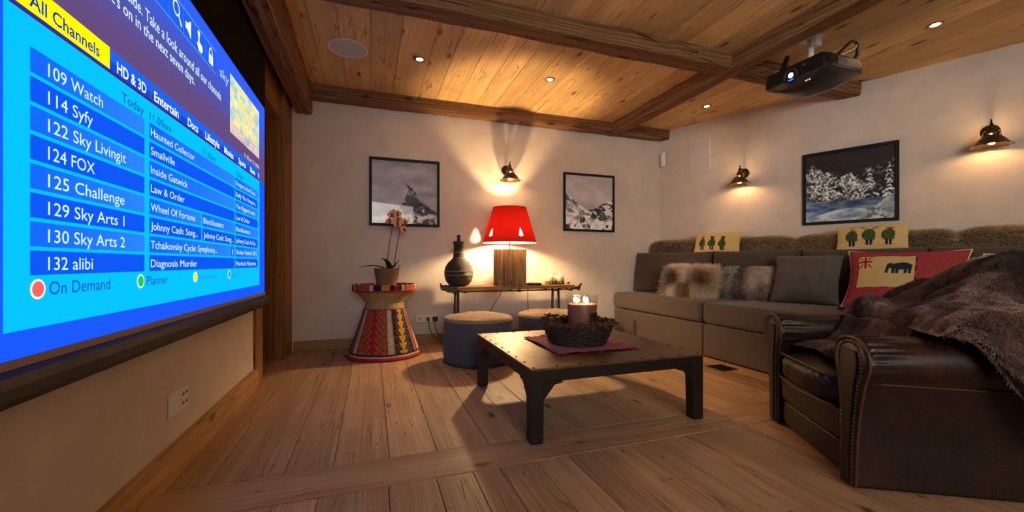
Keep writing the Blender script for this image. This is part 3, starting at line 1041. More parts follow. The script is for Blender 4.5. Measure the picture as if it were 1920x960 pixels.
t = thing('wall_outlet', 'white strip of three sockets low on the back wall beside the colourful woven stool', 'outlet', (0.562, BW, 0.265), 0)
MB().prism([(-0.118, -0.040), (0.118, -0.040), (0.118, 0.040), (-0.118, 0.040)], -0.03, 0.0).build('housing', M_white, t, bevel=0.006)
mb = MB()
for cx in (-0.075, 0.0, 0.075):
    mb.lathe([(0.0, 0.0), (0.024, 0.0), (0.026, 0.002), (0.026, 0.003)], 24, M=Matrix.Translation((cx, -0.0315, 0)) @ Matrix.Rotation(PI / 2, 4, 'X'))
mb.build('socket_face', plain('socket_face', S(206, 202, 194), 0.5), t)
M_plug = plain('plug_black', S(20, 20, 22), 0.4)
for cx, pts, lb in ((0.012, [(0.575, 4.33, 0.255), (0.58, 4.325, 0.20), (0.60, 4.31, 0.13), (0.66, 4.28, 0.06), (0.78, 4.22, 0.012), (0.92, 4.16, 0.009), (1.0, 4.12, 0.009)], 'thin black cable hanging from the middle of the back wall socket strip'),
                    (0.085, [(0.648, 4.335, 0.262), (0.64, 4.325, 0.215), (0.655, 4.31, 0.14), (0.72, 4.29, 0.055), (0.82, 4.25, 0.018), (0.95, 4.22, 0.011), (1.05, 4.2, 0.010)], 'black power cable with a square plug at the right end of the socket strip')):
    c = thing('power_cable', lb, 'cable', (0.562 + cx, BW - 0.034, 0.265))
    o_ = Vector(c.location)
    if cx > 0.05:
        MB().box(-0.026, 0.026, -0.034, 0.0, -0.026, 0.022).build('plug', M_plug, c, bevel=0.006)
    else:
        MB().box(-0.013, 0.013, -0.03, 0.0, -0.018, 0.014).build('plug', M_plug, c, bevel=0.005)
    P = [Vector(p) - o_ for p in pts]
    out = []
    for k in range(len(P) - 1):                                                  # Catmull-Rom
        p0, p1, p2, p3 = P[max(k - 1, 0)], P[k], P[k + 1], P[min(k + 2, len(P) - 1)]
        for i in range(6):
            u = i / 6
            out.append(0.5 * ((2 * p1) + (p2 - p0) * u + (2 * p0 - 5 * p1 + 4 * p2 - p3) * u * u + (3 * p1 - p0 - 3 * p2 + p3) * u ** 3))
    out.append(P[-1])
    MB().tube(out, 0.0038, 6).build('cord', M_plug, c)

t = thing('floor_vent', 'small black floor grille in the boards in front of the sofa', 'vent', (2.70, 2.58, 0.0), 0)
mb = MB()
for s in ((-0.08, -0.068, -0.085, 0.085), (0.068, 0.08, -0.085, 0.085), (-0.068, 0.068, -0.085, -0.073), (-0.068, 0.068, 0.073, 0.085)):
    mb.box(s[0], s[1], s[2], s[3], 0.0, 0.005)
mb.build('grille_frame', M_black, t)
mb = MB()
for k in range(9):
    y = -0.064 + k * 0.016
    mb.box(-0.068, 0.068, y - 0.003, y + 0.003, 0.0, 0.004)
mb.build('grille_bars', M_black, t)

# ------------------------------------------------------------------ sledge bench with its things
M_sled = wood('sledge_wood', S(96, 62, 32), S(150, 102, 54), S(184, 134, 80), rough=0.55, knots=0.3, crack=0.4, bump=0.4)
M_bar = plain('bench_iron', S(84, 72, 56), 0.55, metal=0.5, nz=0.5, nscale=40, bump=0.3)
BZ = 0.617
t = thing('console_bench', 'narrow wooden bench of an old sledge with iron fittings against the back wall', 'bench', (1.455, 4.165, 0))
mb = MB()
for k, (a, b) in enumerate(((-0.16, -0.055), (-0.052, 0.053), (0.056, 0.16))):
    mb.box(-0.66, 0.665, a, b, BZ - 0.035, BZ - random.uniform(0, 0.001), grain='x', tone=0.5)
mb.build('bench_top', M_sled, t, bevel=0.004)
for s in (-1, 1):
    y = s * 0.148
    mb = MB()
    pts = [(-0.74, y, BZ - 0.045), (-0.70, y, BZ - 0.050), (-0.6, y, BZ - 0.048), (0.0, y, BZ - 0.052), (0.6, y, BZ - 0.047), (0.69, y, BZ - 0.036), (0.735, y, BZ - 0.012), (0.75, y, BZ + 0.008)]
    mb.tube(pts, [0.008] * 6 + [0.009, 0.006], 8)
    for cx in (-0.56, 0.02, 0.44, 0.62):
        mb.lathe([(0.0, -0.018), (0.010, -0.016), (0.014, 0.0), (0.010, 0.016), (0.0, 0.018)], 10, M=Matrix.Translation((cx, y, BZ - 0.052)) @ Matrix.Rotation(PI / 2, 4, 'Y') @ Matrix.Diagonal((1, 1, 1.5, 1)))
    mb.build('iron_runner', M_bar, t)
    mb = MB()
    mb.prism([(0.665, BZ - 0.052), (0.70, BZ - 0.055), (0.722, BZ - 0.068), (0.735, BZ - 0.03), (0.755, BZ + 0.018), (0.735, BZ + 0.016), (0.712, BZ - 0.016), (0.665, BZ - 0.02)], y - 0.012, y + 0.012)
    mb.build('runner_tip', M_bar, t, bevel=0.003)
    mb = MB()
    mb.prism([(-0.765, BZ + 0.022), (-0.752, BZ + 0.024), (-0.745, BZ + 0.004), (-0.64, BZ + 0.004), (-0.64, BZ - 0.03), (-0.66, BZ - 0.055), (-0.675, BZ - 0.076), (-0.685, BZ - 0.05), (-0.72, BZ - 0.034), (-0.738, BZ - 0.05), (-0.752, BZ - 0.046), (-0.76, BZ - 0.02)], y - 0.016, y + 0.016)
    mb.build('hook_fitting', M_bar, t, bevel=0.003)
mb = MB()
mb.tube([(-0.75, -0.15, BZ - 0.028), (-0.75, 0.15, BZ - 0.028)], 0.011, 8)
mb.build('cross_bar', M_bar, t)
for x0, x1, y in ((-0.655, -0.680, -0.13), (-0.575, -0.575, 0.13), (0.41, 0.385, -0.13), (0.60, 0.628, 0.13)):
    MB().tube([(x0, y, BZ - 0.036), (x1, y + (0.01 if y > 0 else -0.02), 0.0)], 0.0135, 10).build('leg', M_bar, t)

# table lamp on a log
t = thing('table_lamp', 'table lamp with a red fabric shade on a rough log base, on the sledge bench', 'lamp', (1.390, 4.09, BZ))
M_log = wood('log_bark', S(74, 54, 34), S(132, 102, 68), S(176, 142, 102), rough=0.9, bump=1.0, knots=0.2, rings=0.0, crack=0.9, tonevar=0.2)
nu, nv = 420, 48
aa = np.linspace(0, 2 * PI, nu, endpoint=False)
zz = np.linspace(0.0, 0.381, nv)
A, Zz = np.meshgrid(aa, zz, indexing='ij')
ca, sa = np.cos(A), np.sin(A)
fl = fbm(ca * 5.5 + 20, sa * 5.5 + Zz * 1.6 + 20, 4, 3) + 0.75 * fbm(ca * 16 + 40, sa * 16 + Zz * 4.0, 3, 9)
Rr = 0.146 * (0.93 + 0.10 * np.cos(2 * A + 0.5)) + 0.070 * (fl - 0.875) + 0.010 * (1 - Zz / 0.39)
Rr -= 0.018 * np.clip(fbm(ca * 9 + 3, sa * 9 + Zz * 1.5, 2, 77) - 0.58, 0, 1) * 8
V = np.stack([Rr * ca, Rr * sa * 0.86, Zz], -1).reshape(-1, 3)
F = grid_faces(nu, nv)
wrap = np.stack([(nu - 1) * nv + np.arange(nv - 1), np.arange(nv - 1), np.arange(1, nv), (nu - 1) * nv + np.arange(1, nv)], 1)
F = np.concatenate([F, wrap])
uvl = np.stack([Zz.ravel(), (A * 0.15).ravel()], 1)
np_mesh('log_base', V, F, M_log, t, uv=uvl)
top = [(float(Rr[i, -1] * math.cos(aa[i])), float(Rr[i, -1] * math.sin(aa[i]) * 0.86)) for i in range(0, nu, 2)]
mb = MB()
mb.prism(top, 0.377, 0.382, 'z')
mb.build('log_top', M_sled, t)
MB().tube([(0, 0, 0.378), (0, 0, 0.525)], 0.006, 10).build('stem', M_iron, t)
MB().lathe([(0.0, 0.52), (0.012, 0.522), (0.016, 0.535), (0.028, 0.556), (0.031, 0.575), (0.025, 0.595), (0.012, 0.606), (0.0, 0.608)], 18).build('bulb', emit('lamp_bulb', (1.0, 0.68, 0.34), LAMP_BULB), t)
tr = NT('red_shade')
tex = tr.noise(tr.mapv(tr.coord('UV'), (2, 260, 1)), 1.0, 3, 0.6)
tex2 = tr.noise(tr.mapv(tr.coord('UV'), (200, 3, 1)), 1.0, 3, 0.6)
cc = tr.ramp(tr.math('MULTIPLY', tr.math('ADD', tex, tex2), 0.5), [(0.3, S(100, 11, 10)), (0.7, S(134, 19, 15))])
df = tr.n('BsdfDiffuse', None, Color=cc)
tl = tr.n('BsdfTranslucent', None, Color=cc)
ms = tr.n('MixShader', None, i0=0.3, i1=df, i2=tl)
tr.t.links.new(ms.outputs[0], tr.out.inputs[0])
nu, nv = 900, 96
z0, z1, r0, r1 = 0.452, 0.822, 0.286, 0.176
A, H = np.meshgrid(np.linspace(0, 2 * PI, nu, endpoint=False), np.linspace(0, 1, nv), indexing='ij')
Rr = r0 + (r1 - r0) * H
V = np.stack([Rr * np.cos(A), Rr * np.sin(A), z0 + (z1 - z0) * H], -1).reshape(-1, 3)
F = np.concatenate([grid_faces(nu, nv), np.stack([(nu - 1) * nv + np.arange(nv - 1), np.arange(nv - 1), np.arange(1, nv), (nu - 1) * nv + np.arange(1, nv)], 1)])
cen = V[F].mean(1)
ca_ = np.arctan2(cen[:, 1], cen[:, 0])
keep = np.ones(len(F), bool)
for k in range(5):                                                               # little fir trees cut through the shade
    a0 = math.radians(-83 + 72 * k)
    d = (ca_ - a0 + PI) % (2 * PI) - PI
    x = d * np.hypot(cen[:, 0], cen[:, 1])
    h = (cen[:, 2] - z0 - 0.055) / 0.088
    half = np.where(h < 0.10, 0.005, 0.030 * (1 - h) * (0.62 + 0.55 * (1 - ((h * 4.2) % 1.0))))
    m = (h > 0) & (h < 1) & (np.abs(x) < half) & ~((((h * 4.2 + 0.15) % 1.0) < 0.16) & (h > 0.12))
    keep &= ~m
li = NT('shade_lining')
d2 = li.n('BsdfDiffuse', None, Color=(0.8, 0.76, 0.68, 1))
t2 = li.n('BsdfTranslucent', None, Color=(0.8, 0.72, 0.62, 1))
m2 = li.n('MixShader', None, i0=0.35, i1=d2, i2=t2)
li.t.links.new(m2.outputs[0], li.out.inputs[0])
np_mesh('shade_lining', V * np.array((0.988, 0.988, 1.0)), F[keep], li.m, t)
so = np_mesh('lamp_shade', V, F[keep], tr.m, t, uv=np.stack([(A * 0.25).ravel(), (H * 0.38).ravel()], 1))
mb = MB()
for r, z in ((r0, z0), (r1, z1)):
    mb.tube([(r * math.cos(2 * PI * k / 64), r * math.sin(2 * PI * k / 64), z) for k in range(65)], 0.0028, 6, caps=False)
for k in range(3):
    a = 2 * PI * k / 3
    mb.tube([(0.014 * math.cos(a), 0.014 * math.sin(a), 0.522), (r1 * 0.99 * math.cos(a), r1 * 0.99 * math.sin(a), z1 - 0.005)], 0.0018, 5)
mb.build('shade_frame', plain('shade_binding', S(170, 24, 20), 0.6), t)

# bottle vase
t = thing('bottle_vase', 'dark woven round bottle vase with a stopper at the left end of the bench', 'vase', (0.857, 4.15, BZ))
M_vase = NT('dark_wicker')
ob = M_vase.coord('Object')
wv = M_vase.n('TexWave', {'wave_type': 'BANDS', 'bands_direction': 'Z'}, Vector=ob, Scale=60.0, Distortion=1.2, Detail=2.0)
wn = M_vase.noise(ob, 60, 3)
M_vase.p(Base_Color=M_vase.ramp(M_vase.math('MULTIPLY_ADD', wv.outputs[1], 0.5, M_vase.math('MULTIPLY', wn, 0.5)), [(0.25, S(22, 17, 14)), (0.75, S(70, 57, 47))]), Roughness=0.55)
M_vase.bump(wv.outputs[1], 0.6, 0.004)
M_band = plain('vase_band', S(150, 144, 140), 0.5)
M_vase2 = plain('dark_stopper', S(38, 30, 26), 0.6, nz=0.4, nscale=50, bump=0.2)
prof = [(0.0, 0.0), (0.075, 0.0), (0.105, 0.018), (0.132, 0.055), (0.146, 0.105), (0.148, 0.145), (0.138, 0.195), (0.112, 0.240), (0.078, 0.272), (0.060, 0.292), (0.056, 0.33), (0.053, 0.38), (0.050, 0.425), (0.057, 0.429), (0.058, 0.455), (0.052, 0.459), (0.0, 0.459)]
MB().lathe(prof, 56).build('body', M_vase.m, t)
mb = MB()
for z, r in ((0.115, 0.1485), (0.155, 0.1482), (0.29, 0.062), (0.345, 0.0565)):
    mb.tube([(r * math.cos(2 * PI * k / 56), r * math.sin(2 * PI * k / 56), z) for k in range(57)], 0.0026, 6, caps=False)
mb.build('band', M_band, t)
MB().lathe([(0.0, 0.45), (0.020, 0.452), (0.018, 0.475), (0.015, 0.495), (0.019, 0.51), (0.021, 0.518), (0.016, 0.526), (0.0, 0.527)], 18).build('stopper', M_vase2, t)

# tea lights and ashtray
M_wax = NT('candle_wax')
M_wax.p(Base_Color=S(226, 190, 140), Roughness=0.5)
M_wax.b.inputs['Subsurface Weight'].default_value = 0.6
M_wax.b.inputs['Subsurface Radius'].default_value = (0.05, 0.03, 0.015)
M_flame = emit('flame', (1.0, 0.60, 0.22), FLAME)
M_glass = thin_glass('clear_glass', (0.97, 0.97, 0.97))


def flame(mb, x, y, z, h=0.032, r=0.0065):
    mb.lathe([(0.0, 0.0), (r * 0.55, h * 0.08), (r, h * 0.3), (r * 0.8, h * 0.52), (r * 0.4, h * 0.78), (0.0, h)], 10, (x, y, z))


for x, lb in ((1.890, 'lit candle with tree silhouettes, left of the pair on the bench'), (2.006, 'lit candle with tree silhouettes, right of the pair by the bench end')):
    t = thing('candle', lb, 'candle', (x, 4.16, BZ), 0, 'lit candles on the bench')
    MB().lathe([(0.0, 0.012), (0.050, 0.012), (0.051, 0.080), (0.046, 0.086), (0.030, 0.083), (0.0, 0.081)], 28).build('wax', M_wax.m, t)
    mb = MB()
    mb.lathe([(0.0, 0.0), (0.0545, 0.0), (0.0555, 0.004), (0.0555, 0.013), (0.052, 0.014)], 28)
    rr = random.Random(3)
    for k in range(9):
        a = 2 * PI * k / 9
        w = 0.15
        hh = rr.uniform(0.024, 0.040)
        for s in range(3):
            b0, b1 = 0.013 + s * hh * 0.28, 0.013 + hh * (0.5 + s * 0.25)
            wa = w * (1 - s * 0.25)
            P = [(0.0555 * math.cos(a + d), 0.0555 * math.sin(a + d), z) for d, z in ((-wa, b0), (wa, b0), (0, b1))]
            P2 = [(p[0] * 0.965, p[1] * 0.965, p[2]) for p in P]
            mb.add(P + P2, [(0, 1, 2), (5, 4, 3), (0, 3, 4, 1), (1, 4, 5, 2), (2, 5, 3, 0)])
        P = [(0.0555 * math.cos(a + 0.35 + d), 0.0555 * math.sin(a + 0.35 + d), z) for d, z in ((-0.2, 0.03), (0.2, 0.03), (0.2, 0.036), (-0.2, 0.036))]
        P2 = [(p[0] * 0.965, p[1] * 0.965, p[2]) for p in P]
        mb.add(P + P2, [(0, 1, 2, 3), (7, 6, 5, 4), (0, 4, 5, 1), (1, 5, 6, 2), (2, 6, 7, 3), (3, 7, 4, 0)])
    mb.build('silhouette_holder', plain('holder_black', S(30, 26, 26), 0.5), t)
    mb = MB()
    flame(mb, 0, 0, 0.088, 0.034, 0.0075)
    mb.build('flame', M_flame, t)
    MB().tube([(0, 0, 0.08), (0.0008, 0, 0.091)], 0.0013, 6).build('wick', M_black, t)
t = thing('ashtray', 'small dark dish with a glass rim beside the log lamp', 'dish', (1.675, 4.11, BZ))
MB().lathe([(0.0, 0.0), (0.078, 0.0), (0.086, 0.008), (0.088, 0.02), (0.080, 0.021), (0.072, 0.010), (0.0, 0.008)], 32).build('dish', plain('dark_glaze', S(24, 26, 34), 0.2), t)
MB().lathe([(0.070, 0.018), (0.082, 0.034), (0.090, 0.036), (0.092, 0.033), (0.084, 0.030), (0.074, 0.018)], 32).build('glass_rim', M_glass, t)
M_cord = plain('lamp_cord', S(24, 20, 18), 0.6)
for lb, pts in (('dark cord of the red lamp hanging slanted under the bench', [(1.40, 4.345, BZ - 0.01), (1.37, 4.36, 0.5), (1.31, 4.378, 0.40), (1.24, 4.378, 0.28), (1.16, 4.372, 0.14), (1.10, 4.36, 0.02)]),
                ('thin dark cord hanging straight down behind the bench middle', [(1.70, 4.345, BZ - 0.01), (1.70, 4.36, 0.45), (1.715, 4.378, 0.32), (1.715, 4.378, 0.18), (1.73, 4.366, 0.015)])):
    o0 = Vector(pts[0])
    tag(MB().tube([tuple(Vector(p) - o0) for p in pts], 0.0032, 6).build('hanging_cord', M_cord, None, loc=tuple(o0)), lb, 'cord')


# ------------------------------------------------------------------ woven stool with the orchid
t = thing('woven_stool', 'colourful coiled basket stool with red rim under the orchid', 'stool', (0.126, 4.0, 0))
M_coil = vcol('coiled_grass', 0.75, 0.25)


def coil_part(name, prof, rows, nu, colfn, ripple=0.0022, parent=t):
    L = np.cumsum([0] + [math.hypot(prof[k + 1][0] - prof[k][0], prof[k + 1][1] - prof[k][1]) for k in range(len(prof) - 1)])
    nv = rows * 4 + 1
    s = np.linspace(0, L[-1], nv)
    r = np.interp(s, L, [p[0] for p in prof])
    z = np.interp(s, L, [p[1] for p in prof])
    dr, dz = np.gradient(r, s), np.gradient(z, s)
    rip = ripple * np.abs(np.sin(np.linspace(0, rows * PI, nv)))
    r2, z2 = r + dz * rip, z - dr * rip
    A = np.linspace(0, 2 * PI, nu, endpoint=False)
    AA, RR = np.meshgrid(A, r2, indexing='ij')
    _, ZZ = np.meshgrid(A, z2, indexing='ij')
    V = np.stack([RR * np.cos(AA), RR * np.sin(AA), ZZ], -1).reshape(-1, 3)
    F = np.concatenate([grid_faces(nu, nv), np.stack([(nu - 1) * nv + np.arange(nv - 1), np.arange(nv - 1), np.arange(1, nv), (nu - 1) * nv + np.arange(1, nv)], 1)])
    row = np.minimum(np.arange(nv) // 4, rows - 1)
    phi = np.degrees((AA + PI / 2 + math.radians(2) + PI) % (2 * PI) - PI)
    ROW = np.broadcast_to(row, AA.shape)
    stitch = np.random.default_rng(3).random((nu, rows))
    C = colfn(phi, ROW / rows, ROW, stitch[np.arange(nu)[:, None], ROW])
    C = C * (0.72 + 0.36 * stitch[np.arange(nu)[:, None], ROW])[..., None]
    return np_mesh(name, V, F, M_coil, parent, S_np(C.reshape(-1, 3)))


def cone_col(phi, h, row, st):
    p = (phi + 62) % 130
    c = np.zeros(phi.shape + (3,))
    c[:] = (40, 48, 44)
    white = ((p < 12) | ((p >= 67) & (p < 76)))
    c[white] = (204, 190, 168)
    org = (p >= 14) & (p < 66)
    c[org] = (196, 92, 50)
    u = (p - 40 + 6 * (h - 0.5)) / 26.0
    saw = (h * 7.0) % 1.0
    c[org & (np.abs(u) < 0.06 + 0.30 * (1 - saw))] = (176, 26, 44)
    edge = org & (np.abs(np.abs(u) - (0.30 + 0.42 * (1 - saw))) < 0.10) & (((row + (phi * 0.7).astype(int)) % 3) != 0)
    c[edge] = (66, 74, 60)
    c[org & ((row % 9) == 0) & (np.abs(u) > 0.7)] = (150, 40, 40)
    nav = (p >= 79) & (p < 119)
    c[(p >= 76) & (p < 79)] = (196, 120, 50)
    c[nav] = (38, 28, 52)
    u2 = (p - 98 - 8 * (h - 0.5)) / 20.0
    c[nav & (np.abs(u2) < 0.10 + 0.36 * saw)] = (208, 160, 44)
    c[nav & (np.abs(np.abs(u2) - (0.36 + 0.4 * saw)) < 0.12) & ((row % 2) == 0)] = (120, 84, 60)
    c[(p >= 119) & (p < 122)] = (196, 164, 110)
    c[(p >= 122)] = (176, 32, 44)
    c[(p >= 127) & ((row % 3) == 0)] = (40, 90, 60)
    for k in (12.5, 66.5, 13.3):
        c[np.abs(p - k) < 0.8] = (150, 30, 60)
    c[h > 0.972] = (168, 24, 50)
    c[(h < 0.075) & (h > 0.045)] = (36, 30, 40)
    c[(h <= 0.045)] = (208, 176, 150)
    return c


def rim_col(phi, h, row, st):
    p = (phi + 78) % 96
    c = np.zeros(phi.shape + (3,))
    c[:] = (186, 34, 40)
    for a, b, k in ((4, 12, (44, 60, 50)), (12, 17, (206, 192, 170)), (20, 50, (190, 90, 50)), (52, 58, (206, 190, 166)), (59, 72, (32, 26, 46)), (73, 86, (196, 150, 50)), (88, 95, (30, 30, 36))):
        c[(p >= a) & (p < b)] = k
    c[(p >= 20) & (p < 50) & (((row * 5 + (phi * 1.3).astype(int)) % 7) < 2)] = (90, 70, 40)
    c[(h > 0.80) | (h < 0.16)] = (194, 34, 44)
    return c


natural = lambda phi, h, row, st: np.broadcast_to(np.array((186, 156, 108.)), phi.shape + (3,)) * (0.80 + 0.3 * ((np.floor(phi * 1.5) % 2) * 0.5 + 0.25))[..., None]
coil_part('base_hoop', [(0.300, 0.0), (0.331, 0.004), (0.335, 0.016), (0.328, 0.026), (0.312, 0.028)], 4, 150, lambda phi, h, row, st: np.broadcast_to(np.array((180, 28, 52.)), phi.shape + (3,)))
coil_part('cone', [(0.320, 0.024), (0.285, 0.13), (0.248, 0.24), (0.215, 0.34), (0.186, 0.44)], 62, 420, cone_col)
coil_part('neck', [(0.184, 0.44), (0.172, 0.475), (0.171, 0.490), (0.19, 0.520), (0.225, 0.56), (0.262, 0.592), (0.276, 0.600)], 26, 220, natural)
coil_part('tray_rim', [(0.274, 0.596), (0.287, 0.602), (0.288, 0.652), (0.280, 0.658), (0.272, 0.650), (0.268, 0.625)], 14, 260, rim_col)
coil_part('tray', [(0.27, 0.628), (0.18, 0.622), (0.10, 0.620), (0.012, 0.620)], 26, 160, lambda phi, h, row, st: np.where(((row // 4) % 2 == 0)[..., None], np.array((176, 40, 40.)), np.array((200, 150, 80.))))

t = thing('potted_orchid', 'orchid with two stems of peach blossoms in a woven straw pot', 'plant', (0.142, 3.985, 0.6245))
M_straw = plain('straw', S(150, 116, 76), 0.8, nz=0.5, nscale=60, bump=0.3)
mb = MB()
prof = [(0.072, 0.0), (0.085, 0.04), (0.095, 0.09), (0.104, 0.14), (0.108, 0.18)]
for k in range(22):
    z = 0.006 + k * 0.0082
    r = np.interp(z, [p[1] for p in prof], [p[0] for p in prof])
    pts = []
    for i in range(73):
        a = 2 * PI * i / 72
        rr = r + 0.0025 * math.cos(a * 12 + (k % 2) * PI) + random.uniform(-.001, .001)
        pts.append((rr * math.cos(a), rr * math.sin(a), z + random.uniform(-.0012, .0012)))
    mb.tube(pts, 0.0047, 6, caps=False, tone=random.random())
mb.lathe([(0.0, 0.002), (0.072, 0.002), (0.088, 0.05), (0.098, 0.12), (0.102, 0.17)], 40)
for k in range(14):
    a = random.uniform(-0.9, 0.4)
    mb.tube([(0.105 * math.cos(a), 0.105 * math.sin(a), 0.175), (0.118 * math.cos(a + .1), 0.118 * math.sin(a + .1), 0.195 + random.uniform(-.02, .02))], 0.0016, 4)
mb.build('pot', M_straw, t)
MB().lathe([(0.0, 0.158), (0.05, 0.163), (0.100, 0.156)], 30, fn=lambda r, z, a, k: (r, z + 0.004 * math.sin(a * 7 + k))).build('bark_soil', plain('bark_soil', S(60, 42, 28), 0.9, nz=0.6, nscale=80, bump=0.8), t)
M_leaf = plain('orchid_leaf', S(38, 62, 30), 0.35, nz=0.3, nscale=20)
M_stem = plain('orchid_stem', S(66, 54, 34), 0.5)


def leaf(pts, w, thick=0.003):
    """a strap leaf along pts with a folded midrib"""
    P = [Vector(p) for p in pts]
    m = len(P)
    R = []
    for k in range(m):
        u = k / (m - 1)
        tdir = (P[min(k + 1, m - 1)] - P[max(k - 1, 0)]).normalized()
        side = tdir.cross(Vector((0, 0, 1)))
        side = side.normalized() if side.length > .05 else Vector((1, 0, 0))
        up = side.cross(tdir).normalized()
        ww = w * (math.sin(PI * min(1, u * 0.86 + 0.14)) ** 0.6) if u < 1 else 0.002
        R.append([tuple(P[k] + side * ww * c + up * (abs(c) * ww * 0.35 + d)) for c, d in ((-1, 0), (-.5, 0), (0, 0), (.5, 0), (1, 0), (.5, thick), (0, thick), (-.5, thick))])
    return MB().rings(R)


def arc(p0, p1, p2, n=10):
    p0, p1, p2 = Vector(p0), Vector(p1), Vector(p2)
    return [tuple(p0 * (1 - u) ** 2 + p1 * 2 * u * (1 - u) + p2 * u * u) for u in [k / (n - 1) for k in range(n)]]


leaf(arc((0.0, 0, 0.165), (-0.10, -0.03, 0.225), (-0.235, -0.05, 0.188)), 0.028).build('leaf', M_leaf, t)
leaf(arc((0.02, -0.02, 0.16), (0.0, -0.05, 0.26), (-0.055, -0.06, 0.27)), 0.042).build('leaf', M_leaf, t)
leaf(arc((0.03, 0.0, 0.16), (0.08, -0.03, 0.20), (0.112, -0.04, 0.262)), 0.024).build('leaf', M_leaf, t)
leaf(arc((0.0, 0.03, 0.16), (0.05, 0.09, 0.22), (0.09, 0.15, 0.19)), 0.028).build('leaf', M_leaf, t)
stems = [arc((0.0, 0, 0.16), (0.005, 0, 0.34), (0.058, 0, 0.60), 14), arc((0.055, 0, 0.16), (0.09, 0, 0.36), (0.125, 0, 0.60), 14)]
for s in stems:
    MB().tube(s, [0.0042] * 8 + [0.0036] * 6, 7).build('stem', M_stem, t)
M_petal = NT('orchid_petal')
gr = M_petal.noise(M_petal.coord('Object'), 90, 3)
M_petal.p(Base_Color=M_petal.ramp(gr, [(0.38, S(206, 120, 66)), (0.56, S(240, 190, 128))]), Roughness=0.6)
M_petal.b.inputs['Subsurface Weight'].default_value = 0.2
M_lip = plain('orchid_lip', S(150, 34, 66), 0.5)
fl = [(0.047, -0.012, 0.678, 0.0), (0.095, -0.018, 0.690, 0.3), (0.102, -0.03, 0.638, -0.2), (0.030, -0.02, 0.618, -0.5), (0.094, -0.035, 0.592, 0.2), (0.160, -0.02, 0.617, 0.5), (0.155, -0.03, 0.545, 0.3), (0.062, 0.012, 0.700, -0.2)]
for cx, cy, cz, yaw in fl:
    M = Matrix.Translation((cx, cy, cz)) @ Matrix.Rotation(yaw, 4, 'Z') @ Matrix.Rotation(random.uniform(-.25, .15), 4, 'X') @ Matrix.Scale(1.06, 4)
    mb = MB()
    for a, ln, wd_ in ((PI / 2, 0.036, 0.016), (PI / 2 + 2.2, 0.034, 0.014), (PI / 2 - 2.2, 0.034, 0.014), (PI - 0.15, 0.040, 0.022), (0.15, 0.040, 0.022)):
        nP = 8
        V, F = [], []
        for i in range(nP):
            u = i / (nP - 1)
            hw = wd_ * math.sin(PI * (0.08 + 0.90 * u)) ** 0.7
            for c in (-1, 0, 1):
                V.append(M @ Vector((math.cos(a) * ln * u - math.sin(a) * hw * c, -0.004 - 0.006 * math.sin(u * PI) + 0.004 * c * c, math.sin(a) * ln * u + math.cos(a) * hw * c)))
        for i in range(nP - 1):
            for c in range(2):
                F.append((i * 3 + c, i * 3 + c + 1, (i + 1) * 3 + c + 1, (i + 1) * 3 + c))
        mb.add([tuple(v) for v in V], F, smooth=True)
    f_ = mb.build('blossom', M_petal.m, t)
    mb = MB()
    mb.lathe([(0.0, -0.018), (0.008, -0.014), (0.011, -0.004), (0.007, 0.008), (0.0, 0.012)], 10, M=M @ Matrix.Translation((0, -0.014, -0.006)))
    mb.lathe([(0.0, 0.0), (0.012, 0.002), (0.009, 0.006), (0.0, 0.007)], 8, M=M @ Matrix.Translation((0, -0.008, 0.006)) @ Matrix.Rotation(PI / 2, 4, 'X'))
    mb.build('lip', M_lip, f_)
    s = min(stems, key=lambda q_: min((Vector(p) - Vector((cx, cy, cz))).length for p in q_))
    base = min(s[6:], key=lambda p: (Vector(p) - Vector((cx, cy, cz - 0.06))).length)
    MB().tube([base, tuple((Vector(base) + Vector((cx, cy + 0.006, cz))) / 2 + Vector((0, 0, 0.01))), (cx, cy + 0.006, cz)], 0.0018, 5).build('flower_stalk', M_stem, f_)

# ------------------------------------------------------------------ poufs
M_pouf = weave('pouf_denim', S(92, 90, 98), S(66, 64, 72), 600)
M_pouft = weave('pouf_top', S(158, 130, 100), S(126, 102, 78), 600)


def pouf(label, loc, seed):
    t = thing('pouf', label, 'pouf', loc, 0.3 * seed, 'round poufs')
    n = 96
    fn = lambda r, z, a, k: (r + 0.003 * math.sin(a * 5 + seed + z * 8) + 0.002 * math.sin(a * 11 + seed * 2 + z * 14), z)
    MB().lathe([(0.0, 0.0), (0.285, 0.0), (0.294, 0.006), (0.296, 0.03), (0.301, 0.10), (0.303, 0.20), (0.302, 0.30), (0.298, 0.352), (0.294, 0.362)], n, fn=fn).build('body', M_pouf, t)
    MB().lathe([(0.296, 0.0), (0.300, 0.004), (0.3005, 0.020), (0.297, 0.024)], n, fn=fn).build('base_band', plain('pouf_band', S(52, 50, 56), 0.9), t)
    for z in (0.364, ):
        MB().tube([(0.298 * math.cos(2 * PI * k / n), 0.298 * math.sin(2 * PI * k / n), z) for k in range(n + 1)], 0.0065, 8, caps=False).build('piping', M_pouft, t)
    rr = random.Random(seed)
    ph = [rr.uniform(0, 6) for _ in range(8)]
    def fn2(r, z, a, k):
        w = math.sin(min(1, r / 0.3) * PI)
        return (r, z + w * (0.006 * math.sin(a * 3 + ph[0] + r * 20) + 0.005 * math.sin(a * 5 + ph[1] - r * 34) + 0.003 * math.sin(a * 9 + ph[2] + r * 50)))
    MB().lathe([(0.296, 0.362), (0.300, 0.370), (0.296, 0.379), (0.282, 0.388), (0.262, 0.393), (0.238, 0.398), (0.2, 0.402), (0.16, 0.404), (0.11, 0.405), (0.06, 0.406), (0.0, 0.406)], n, fn=fn2).build('seat_pad', M_pouft, t)
    return t


